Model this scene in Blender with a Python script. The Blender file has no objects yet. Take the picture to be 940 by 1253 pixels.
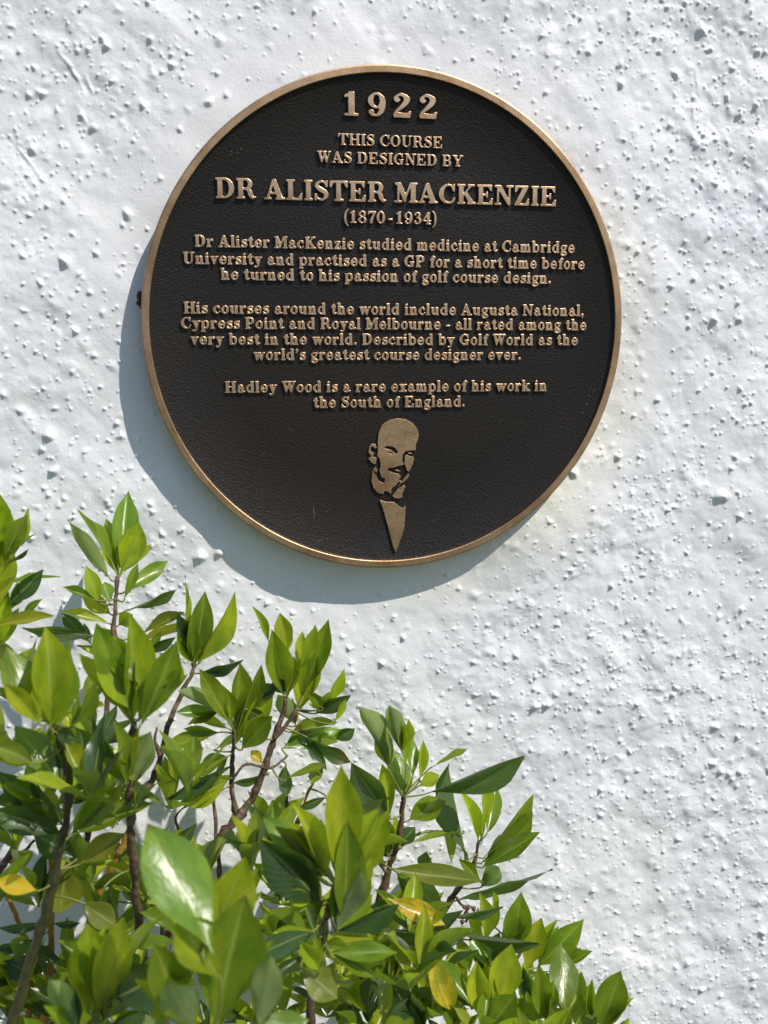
import bpy, math, random
import numpy as np
from mathutils import Vector, Matrix
rnd = random.Random(11)
nrs = np.random.RandomState(5)
S = bpy.context.scene
C = S.collection

# ---------------------------------------------------------------- camera
# world: x right along the wall, y into the wall, z up. The front of the plaque rim is the plane y = 0.
RP = 0.225                       # plaque radius
ZC = 1.50                        # height of the plaque's centre
F_PX, W_PX, H_PX = 1200.0, 940.0, 1253.0
RV = (0.16648613686894573, -0.1557707369490104, -0.01160172773438216)
TV = (0.0272628339019668, -0.7569159247332934, 4.031827735483373)
def rodr(r):
    r = np.array(r); a = np.linalg.norm(r); k = r/a
    K = np.array([[0,-k[2],k[1]],[k[2],0,-k[0]],[-k[1],k[0],0]])
    return np.eye(3)+math.sin(a)*K+(1-math.cos(a))*K@K
RM = rodr(RV); TT = np.array(TV)*RP
CP = -RM.T@TT                    # camera in plaque axes (x right, y down, z into wall)
def p2w(v): return Vector((v[0], v[2], ZC-v[1]))
CAM = p2w(CP)
cam = bpy.data.cameras.new('camera'); camo = bpy.data.objects.new('camera', cam); C.objects.link(camo)
ax = p2w(RM.T@np.array([1,0,0]))-Vector((0,0,ZC)); ay = p2w(RM.T@np.array([0,-1,0]))-Vector((0,0,ZC)); az = p2w(RM.T@np.array([0,0,-1]))-Vector((0,0,ZC))
M = Matrix((ax, ay, az)).transposed().to_4x4(); M.translation = CAM; camo.matrix_world = M
cam.sensor_fit = 'VERTICAL'; cam.sensor_height = 36; cam.lens = F_PX/H_PX*36
cam.clip_start = 0.02; cam.clip_end = 2000
cam.dof.use_dof = True; cam.dof.focus_distance = 0.93; cam.dof.aperture_fstop = 7.0
S.camera = camo
S.render.resolution_x = 768; S.render.resolution_y = 1024

def at(px, py, d):               # the point d metres out from the rim plane that shows at photo pixel (px, py)
    v = RM.T@np.array([(px-470)/F_PX, (py-626.5)/F_PX, 1.0])
    k = (-d-CP[2])/v[2]
    return p2w(CP+v*k)
def pxy(px, py):                 # pixel -> plaque plane, metres, y up from plaque centre
    q = at(px, py, 0); return (q.x, q.z-ZC)

# ---------------------------------------------------------------- light
SUN = Vector((0.97, -1.0, 1.70)).normalized()       # towards the sun
w = bpy.data.worlds.new('World'); S.world = w; w.use_nodes = True
nt = w.node_tree; nt.nodes.clear()
sky = nt.nodes.new('ShaderNodeTexSky'); sky.sky_type = 'NISHITA'; sky.sun_disc = False
sky.sun_elevation = math.asin(SUN.z); sky.sun_rotation = math.atan2(SUN.x, SUN.y)
sky.air_density = 1.0; sky.dust_density = 0.6; sky.ozone_density = 3.0
bg = nt.nodes.new('ShaderNodeBackground'); bg.inputs['Strength'].default_value = 0.11
wo = nt.nodes.new('ShaderNodeOutputWorld')
nt.links.new(sky.outputs[0], bg.inputs[0]); nt.links.new(bg.outputs[0], wo.inputs[0])
sl = bpy.data.lights.new('sun', 'SUN'); sl.energy = 4.2; sl.angle = math.radians(0.53); sl.color = (1.0, 0.955, 0.90)
so = bpy.data.objects.new('sun', sl); C.objects.link(so); so.location = (3, -4, 6)
so.rotation_euler = SUN.to_track_quat('Z', 'Y').to_euler()
S.view_settings.view_transform = 'Standard'; S.view_settings.look = 'None'
S.view_settings.exposure = 0.09; S.view_settings.gamma = 1.0
S.cycles.max_bounces = 8; S.cycles.transmission_bounces = 6; S.cycles.diffuse_bounces = 4

# ---------------------------------------------------------------- materials
class NB:
    def __init__(s, name):
        s.m = bpy.data.materials.new(name); s.m.use_nodes = True
        s.t = s.m.node_tree; s.t.nodes.clear()
    def n(s, typ, **k):
        x = s.t.nodes.new(typ)
        for a, b in k.items():
            if a.startswith('i_'):
                key = a[2:]; key = int(key) if key.isdigit() else key.replace('_', ' ')
                x.inputs[key].default_value = b
            else: setattr(x, a, b)
        return x
    def l(s, a, b): s.t.links.new(a, b)
def ramp(nb, fac, stops):
    r = nb.n('ShaderNodeValToRGB'); nb.l(fac, r.inputs[0])
    e = r.color_ramp.elements
    while len(e) < len(stops): e.new(0.5)
    for el, (p, c) in zip(e, stops): el.position = p; el.color = (*c, 1) if len(c) == 3 else c
    return r
def noise(nb, vec, scale, detail=3, rough=0.55):
    x = nb.n('ShaderNodeTexNoise'); x.inputs['Scale'].default_value = scale
    x.inputs['Detail'].default_value = detail; x.inputs['Roughness'].default_value = rough
    nb.l(vec, x.inputs['Vector']); return x
def finish(nb, shader):
    o = nb.n('ShaderNodeOutputMaterial'); nb.l(shader, o.inputs[0]); return nb.m

def mat_paint():
    nb = NB('white_masonry_paint'); tc = nb.n('ShaderNodeTexCoord'); v = tc.outputs['Object']
    p = nb.n('ShaderNodeBsdfPrincipled'); p.inputs['Roughness'].default_value = 0.5
    p.inputs['Specular IOR Level'].default_value = 0.35
    n1 = noise(nb, v, 4.5, 5, 0.6)
    r1 = ramp(nb, n1.outputs[0], [(0.28, (0.725,0.725,0.742)), (0.5, (0.800,0.795,0.792)), (0.8, (0.830,0.815,0.785))])
    # gold bounce off the bronze painted in yellowish, plus staining, lower right of plaque
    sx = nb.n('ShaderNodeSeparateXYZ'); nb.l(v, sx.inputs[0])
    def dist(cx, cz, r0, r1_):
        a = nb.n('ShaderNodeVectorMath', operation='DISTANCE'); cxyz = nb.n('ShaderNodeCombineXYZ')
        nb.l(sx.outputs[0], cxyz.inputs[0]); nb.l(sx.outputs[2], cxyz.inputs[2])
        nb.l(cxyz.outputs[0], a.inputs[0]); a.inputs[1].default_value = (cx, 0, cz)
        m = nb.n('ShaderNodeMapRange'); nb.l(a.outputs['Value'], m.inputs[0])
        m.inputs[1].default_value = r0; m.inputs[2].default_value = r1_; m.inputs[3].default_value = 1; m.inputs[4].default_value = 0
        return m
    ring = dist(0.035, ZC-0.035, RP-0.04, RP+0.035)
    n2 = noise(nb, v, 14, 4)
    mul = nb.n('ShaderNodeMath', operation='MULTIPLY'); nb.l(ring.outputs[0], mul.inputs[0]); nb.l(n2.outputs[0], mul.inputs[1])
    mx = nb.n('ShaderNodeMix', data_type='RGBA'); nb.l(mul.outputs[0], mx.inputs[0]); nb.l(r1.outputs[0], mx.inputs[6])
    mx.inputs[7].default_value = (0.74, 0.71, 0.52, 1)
    # faint grey green dirt patches
    n3 = noise(nb, v, 7.3, 6, 0.7); r3 = ramp(nb, n3.outputs[0], [(0.60, (0,0,0)), (0.78, (1,1,1))])
    m3 = nb.n('ShaderNodeMath', operation='MULTIPLY'); nb.l(r3.outputs[0], m3.inputs[0]); m3.inputs[1].default_value = 0.28
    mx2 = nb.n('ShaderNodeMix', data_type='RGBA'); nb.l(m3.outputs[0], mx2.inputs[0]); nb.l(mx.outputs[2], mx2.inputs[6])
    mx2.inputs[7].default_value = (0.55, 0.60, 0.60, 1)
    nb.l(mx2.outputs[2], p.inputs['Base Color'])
    b1 = noise(nb, v, 380, 5, 0.75); b = nb.n('ShaderNodeBump'); b.inputs['Strength'].default_value = 0.55; b.inputs['Distance'].default_value = 0.0009
    nb.l(b1.outputs[0], b.inputs['Height']); nb.l(b.outputs[0], p.inputs['Normal'])
    return finish(nb, p.outputs[0])

def mat_bronze(name, base, dark, rough, bump, scale, metallic=1.0):
    nb = NB(name); tc = nb.n('ShaderNodeTexCoord'); v = tc.outputs['Object']
    p = nb.n('ShaderNodeBsdfPrincipled'); p.inputs['Metallic'].default_value = metallic
    n1 = noise(nb, v, scale, 4, 0.7); r = ramp(nb, n1.outputs[0], [(0.3, dark), (0.62, base)])
    tn = noise(nb, v, 26, 5, 0.7); tr_ = ramp(nb, tn.outputs[0], [(0.42, (1,1,1)), (0.68, (0.62,0.56,0.52))])
    tm_ = nb.n('ShaderNodeMix', data_type='RGBA', blend_type='MULTIPLY'); tm_.inputs[0].default_value = 1; nb.l(r.outputs[0], tm_.inputs[6]); nb.l(tr_.outputs[0], tm_.inputs[7])
    nb.l(tm_.outputs[2], p.inputs['Base Color'])
    n0 = noise(nb, v, 30, 3); rr = nb.n('ShaderNodeMapRange'); nb.l(n0.outputs[0], rr.inputs[0])
    rr.inputs[3].default_value = rough-0.06; rr.inputs[4].default_value = rough+0.1; nb.l(rr.outputs[0], p.inputs['Roughness'])
    n2 = noise(nb, v, scale*1.3, 3, 0.6); b = nb.n('ShaderNodeBump'); b.inputs['Strength'].default_value = bump; b.inputs['Distance'].default_value = 0.0004
    nb.l(n2.outputs[0], b.inputs['Height']); nb.l(b.outputs[0], p.inputs['Normal'])
    return finish(nb, p.outputs[0])

def mat_field():
    nb = NB('dark_brown_patina'); tc = nb.n('ShaderNodeTexCoord'); v = tc.outputs['Object']
    p = nb.n('ShaderNodeBsdfPrincipled'); p.inputs['Metallic'].default_value = 0.0
    p.inputs['Specular IOR Level'].default_value = 0.28
    n1 = noise(nb, v, 5, 4); r = ramp(nb, n1.outputs[0], [(0.3, (0.010,0.009,0.007)), (0.7, (0.019,0.0125,0.008))])
    sp = noise(nb, v, 900, 2, 0.5); rs = ramp(nb, sp.outputs[0], [(0.74, (0,0,0)), (0.80, (0.5,0.5,0.5))])
    mx = nb.n('ShaderNodeMix', data_type='RGBA'); nb.l(rs.outputs[0], mx.inputs[0]); nb.l(r.outputs[0], mx.inputs[6]); mx.inputs[7].default_value = (0.16,0.13,0.10,1)
    nb.l(mx.outputs[2], p.inputs['Base Color'])
    p.inputs['Roughness'].default_value = 0.42
    n2 = nb.n('ShaderNodeTexVoronoi'); n2.inputs['Scale'].default_value = 560; nb.l(v, n2.inputs['Vector'])
    n4 = noise(nb, v, 420, 3, 0.6)
    ad = nb.n('ShaderNodeMath', operation='ADD'); nb.l(n2.outputs[0], ad.inputs[0]); nb.l(n4.outputs[0], ad.inputs[1])
    b = nb.n('ShaderNodeBump'); b.inputs['Strength'].default_value = 0.50; b.inputs['Distance'].default_value = 0.0006
    nb.l(ad.outputs[0], b.inputs['Height']); nb.l(b.outputs[0], p.inputs['Normal'])
    return finish(nb, p.outputs[0])

def mat_leaf(joined=False):
    nb = NB('glossy_leaf'); oi = nb.n('ShaderNodeObjectInfo')
    at_ = nb.n('ShaderNodeAttribute', attribute_name='leaf_colour'); csrc = at_.outputs['Color'] if joined else oi.outputs['Color']; uv = nb.n('ShaderNodeUVMap')
    sx = nb.n('ShaderNodeSeparateXYZ'); nb.l(uv.outputs[0], sx.inputs[0])
    # distance from the midrib
    a = nb.n('ShaderNodeMath', operation='SUBTRACT'); nb.l(sx.outputs[0], a.inputs[0]); a.inputs[1].default_value = 0.5
    ab = nb.n('ShaderNodeMath', operation='ABSOLUTE'); nb.l(a.outputs[0], ab.inputs[0])
    rib = nb.n('ShaderNodeMapRange'); nb.l(ab.outputs[0], rib.inputs[0]); rib.inputs[1].default_value = 0.012; rib.inputs[2].default_value = 0.045
    rib.inputs[3].default_value = 0.75; rib.inputs[4].default_value = 0.0
    # side veins: slanted bands
    sc = nb.n('ShaderNodeMath', operation='MULTIPLY_ADD'); nb.l(ab.outputs[0], sc.inputs[0]); sc.inputs[1].default_value = -0.75; nb.l(sx.outputs[1], sc.inputs[2])
    m9 = nb.n('ShaderNodeMath', operation='MULTIPLY'); nb.l(sc.outputs[0], m9.inputs[0]); m9.inputs[1].default_value = 70.0
    sn = nb.n('ShaderNodeMath', operation='SINE'); nb.l(m9.outputs[0], sn.inputs[0])
    vein = nb.n('ShaderNodeMapRange'); nb.l(sn.outputs[0], vein.inputs[0]); vein.inputs[1].default_value = 0.86; vein.inputs[2].default_value = 1.0; vein.inputs[3].default_value = 0; vein.inputs[4].default_value = 0.16
    mxv = nb.n('ShaderNodeMath', operation='MAXIMUM'); nb.l(rib.outputs[0], mxv.inputs[0]); nb.l(vein.outputs[0], mxv.inputs[1])
    tc = nb.n('ShaderNodeTexCoord')
    cv = nb.n('ShaderNodeVectorMath', operation='ADD'); nb.l(tc.outputs['Object'], cv.inputs[0])
    ro = nb.n('ShaderNodeMath', operation='MULTIPLY'); nb.l(oi.outputs['Random'], ro.inputs[0]); ro.inputs[1].default_value = 37.0; nb.l(ro.outputs[0], cv.inputs[1])
    n1 = noise(nb, cv.outputs[0], 2.6, 4, 0.6)
    hs = nb.n('ShaderNodeHueSaturation'); nb.l(csrc, hs.inputs['Color'])
    mr = nb.n('ShaderNodeMapRange'); nb.l(n1.outputs[0], mr.inputs[0]); mr.inputs[1].default_value = 0.3; mr.inputs[2].default_value = 0.7; mr.inputs[3].default_value = 0.72; mr.inputs[4].default_value = 1.25
    nb.l(mr.outputs[0], hs.inputs['Value'])
    mh = nb.n('ShaderNodeMapRange'); nb.l(n1.outputs[0], mh.inputs[0]); mh.inputs[1].default_value = 0.3; mh.inputs[2].default_value = 0.7; mh.inputs[3].default_value = 0.518; mh.inputs[4].default_value = 0.482
    nb.l(mh.outputs[0], hs.inputs['Hue'])
    # brownish, dry tip on some leaves + small blemishes
    tip = nb.n('ShaderNodeMapRange'); nb.l(sx.outputs[1], tip.inputs[0]); tip.inputs[1].default_value = 0.93; tip.inputs[2].default_value = 1.0; tip.inputs[3].default_value = 0; tip.inputs[4].default_value = 1
    gt = nb.n('ShaderNodeMath', operation='GREATER_THAN'); nb.l(oi.outputs['Random'], gt.inputs[0]); gt.inputs[1].default_value = 0.6
    tm = nb.n('ShaderNodeMath', operation='MULTIPLY'); nb.l(tip.outputs[0], tm.inputs[0]); nb.l(gt.outputs[0], tm.inputs[1])
    sp = noise(nb, cv.outputs[0], 14, 2, 0.5); rsp = ramp(nb, sp.outputs[0], [(0.70, (0,0,0)), (0.74, (0.7,0.7,0.7))])
    tmx = nb.n('ShaderNodeMath', operation='MAXIMUM'); nb.l(tm.outputs[0], tmx.inputs[0]); nb.l(rsp.outputs[0], tmx.inputs[1])
    mb = nb.n('ShaderNodeMix', data_type='RGBA'); nb.l(tmx.outputs[0], mb.inputs[0]); nb.l(hs.outputs[0], mb.inputs[6]); mb.inputs[7].default_value = (0.16, 0.09, 0.03, 1)
    sr = nb.n('ShaderNodeSeparateColor'); nb.l(csrc, sr.inputs[0])
    isy = nb.n('ShaderNodeMath', operation='GREATER_THAN'); nb.l(sr.outputs[0], isy.inputs[0]); isy.inputs[1].default_value = 0.33
    yn = noise(nb, cv.outputs[0], 3.2, 4, 0.65); yr = ramp(nb, yn.outputs[0], [(0.47, (0,0,0)), (0.60, (0.75,0.75,0.75))])
    ym = nb.n('ShaderNodeMath', operation='MULTIPLY'); nb.l(isy.outputs[0], ym.inputs[0]); nb.l(yr.outputs[0], ym.inputs[1])
    yx = nb.n('ShaderNodeMix', data_type='RGBA'); nb.l(ym.outputs[0], yx.inputs[0]); nb.l(mb.outputs[2], yx.inputs[6]); yx.inputs[7].default_value = (0.24,0.27,0.03,1); mb = yx
    mv = nb.n('ShaderNodeMix', data_type='RGBA'); nb.l(mxv.outputs[0], mv.inputs[0]); nb.l(mb.outputs[2], mv.inputs[6]); mv.inputs[7].default_value = (0.36, 0.40, 0.09, 1)
    # the underside is paler and duller
    geo = nb.n('ShaderNodeNewGeometry')
    pal = nb.n('ShaderNodeMix', data_type='RGBA'); pal.inputs[0].default_value = 0.35; nb.l(mv.outputs[2], pal.inputs[6]); pal.inputs[7].default_value = (0.22, 0.29, 0.13, 1)
    col = nb.n('ShaderNodeMix', data_type='RGBA'); nb.l(geo.outputs['Backfacing'], col.inputs[0]); nb.l(mv.outputs[2], col.inputs[6]); nb.l(pal.outputs[2], col.inputs[7])
    p = nb.n('ShaderNodeBsdfPrincipled'); nb.l(col.outputs[2], p.inputs['Base Color'])
    rg = nb.n('ShaderNodeMapRange'); nb.l(geo.outputs['Backfacing'], rg.inputs[0]); rg.inputs[3].default_value = 0.29; rg.inputs[4].default_value = 0.5
    nb.l(rg.outputs[0], p.inputs['Roughness'])
    b = nb.n('ShaderNodeBump'); b.inputs['Strength'].default_value = 0.05; b.inputs['Distance'].default_value = 0.02
    hb = nb.n('ShaderNodeMath', operation='MULTIPLY_ADD'); nb.l(mxv.outputs[0], hb.inputs[0]); hb.inputs[1].default_value = -0.6; 
    nb2 = noise(nb, cv.outputs[0], 9, 2); nb.l(nb2.outputs[0], hb.inputs[2])
    nb.l(hb.outputs[0], b.inputs['Height']); nb.l(b.outputs[0], p.inputs['Normal'])
    tr = nb.n('ShaderNodeBsdfTranslucent')
    tcn = nb.n('ShaderNodeMix', data_type='RGBA', blend_type='MULTIPLY'); tcn.inputs[0].default_value = 1
    gm = nb.n('ShaderNodeGamma'); gm.inputs[1].default_value = 0.72; nb.l(mb.outputs[2], gm.inputs[0]); nb.l(gm.outputs[0], tcn.inputs[6]); tcn.inputs[7].default_value = (1.2, 1.4, 0.42, 1)
    nb.l(tcn.outputs[2], tr.inputs[0])
    ms = nb.n('ShaderNodeMixShader'); ms.inputs[0].default_value = 0.45; nb.l(p.outputs[0], ms.inputs[1]); nb.l(tr.outputs[0], ms.inputs[2])
    return finish(nb, ms.outputs[0])

def mat_simple(name, stops, scale, rough=0.8, bump=0.4, dist=0.001, detail=5):
    nb = NB(name); tc = nb.n('ShaderNodeTexCoord'); v = tc.outputs['Object']
    p = nb.n('ShaderNodeBsdfPrincipled'); p.inputs['Roughness'].default_value = rough
    n1 = noise(nb, v, scale, detail, 0.6); r = ramp(nb, n1.outputs[0], stops); nb.l(r.outputs[0], p.inputs['Base Color'])
    b = nb.n('ShaderNodeBump'); b.inputs['Strength'].default_value = bump; b.inputs['Distance'].default_value = dist
    nb.l(n1.outputs[0], b.inputs['Height']); nb.l(b.outputs[0], p.inputs['Normal'])
    return finish(nb, p.outputs[0])

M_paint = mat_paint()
M_rim = mat_bronze('bronze_rim', (0.66,0.44,0.255), (0.40,0.25,0.14), 0.44, 0.5, 900)
M_let = mat_bronze('bronze_lettering', (0.84,0.56,0.345), (0.54,0.34,0.20), 0.36, 0.4, 900)
M_field = mat_field()
M_side = mat_bronze('patinated_letter_sides', (0.10,0.07,0.045), (0.03,0.022,0.016), 0.40, 0.4, 700)
M_leaf = mat_leaf(); M_leafj = mat_leaf(True)
M_bark = mat_simple('brown_bark', [(0.3,(0.05,0.028,0.016)),(0.55,(0.13,0.075,0.045)),(0.8,(0.34,0.29,0.24))], 160, 0.8, 0.8, 0.0015)
M_orange = mat_simple('orange_young_bark', [(0.3,(0.30,0.13,0.025)),(0.7,(0.50,0.27,0.05))], 120, 0.6, 0.5)
M_green = mat_simple('green_young_stem', [(0.3,(0.12,0.13,0.02)),(0.7,(0.22,0.24,0.05))], 90, 0.5, 0.3)
M_olive = mat_simple('dark_olive_stem', [(0.3,(0.035,0.035,0.012)),(0.7,(0.085,0.08,0.025))], 120, 0.6, 0.5)
M_steel = mat_simple('dull_spacer_metal', [(0.3,(0.20,0.19,0.18)),(0.7,(0.32,0.30,0.28))], 90, 0.5, 0.3)
M_dirt = mat_simple('brown_dirt', [(0.3,(0.02,0.013,0.01)),(0.7,(0.10,0.06,0.045))], 500, 0.9, 0.8)
M_ground = mat_simple('dark_soil_and_grass', [(0.35,(0.05,0.042,0.034)),(0.5,(0.07,0.075,0.04)),(0.7,(0.09,0.10,0.05))], 9, 0.95, 0.6, 0.03, 8)

# ---------------------------------------------------------------- object helpers
def link(name, me, mat=None, parent=None):
    o = bpy.data.objects.new(name, me); C.objects.link(o)
    if mat is not None: me.materials.clear(); me.materials.append(mat)
    if parent: o.parent = parent
    return o
def tag(o, label=None, cat=None, group=None, kind=None):
    if label: o['label'] = label
    if cat: o['category'] = cat
    if group: o['group'] = group
    if kind: o['kind'] = kind
    return o
def empty(name, loc=(0,0,0)):
    o = bpy.data.objects.new(name, None); o.location = loc; o.empty_display_size = 0.05; C.objects.link(o); return o
def mesh(name, v, f, smooth=True):
    me = bpy.data.meshes.new(name); me.from_pydata(v, [], f); me.validate()
    if smooth: me.polygons.foreach_set('use_smooth', [True]*len(me.polygons))
    me.update(); return me
def lathe(name, prof, n=256, smooth=False):      # profile (r, y) about the y axis; closed loop
    v = []; f = []
    for i in range(n):
        a = 2*math.pi*i/n; c, s = math.cos(a), math.sin(a)
        v += [(r*c, y, r*s) for r, y in prof]
    k = len(prof)
    for i in range(n):
        j = (i+1) % n
        for q in range(k-1):
            f.append((i*k+q, i*k+q+1, j*k+q+1, j*k+q))
    return mesh(name, v, f, smooth)
def tube(pts, rads, n=8, wob=0.0):
    # Catmull-Rom through the points, then a swept ring
    P = [Vector(p) for p in pts]; Q = []; RR = []
    for i in range(len(P)-1):
        p0 = P[max(i-1,0)]; p1 = P[i]; p2 = P[i+1]; p3 = P[min(i+2,len(P)-1)]
        for k in range(5):
            t = k/5
            Q.append(0.5*((2*p1)+(p2-p0)*t+(2*p0-5*p1+4*p2-p3)*t*t+(3*p1-p0-3*p2+p3)*t**3)); RR.append(rads[i]*(1-t)+rads[i+1]*t)
    Q.append(P[-1]); RR.append(rads[-1])
    v = []; f = []; up = Vector((0.3, 0.9, 0.2))
    for i, q in enumerate(Q):
        d = (Q[min(i+1,len(Q)-1)]-Q[max(i-1,0)]).normalized()
        a = d.cross(up).normalized(); b = d.cross(a)
        kn = 1+wob*rnd.choice((0, 0, -0.5, 0.6, 1.5)); q = q+Vector((rnd.uniform(-1,1), rnd.uniform(-1,1), rnd.uniform(-1,1)))*RR[i]*wob*1.2
        for k in range(n):
            th = 2*math.pi*k/n; r = RR[i]*kn*(1+wob*0.8*(rnd.random()-0.5))
            v.append(q+(a*math.cos(th)+b*math.sin(th))*r)
    for i in range(len(Q)-1):
        for k in range(n):
            f.append((i*n+k, i*n+(k+1)%n, (i+1)*n+(k+1)%n, (i+1)*n+k))
    f.append(tuple(range(n))[::-1]); f.append(tuple((len(Q)-1)*n+k for k in range(n)))
    return v, f

# ---------------------------------------------------------------- ground
gm = mesh('ground', [(-60,0.05,0),(60,0.05,0),(60,-80,0),(-60,-80,0),(-60,60,0),(60,60,0)], [(0,3,2,1),(0,1,5,4)], False)
tag(link('ground', gm, M_ground), kind='structure')

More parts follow.
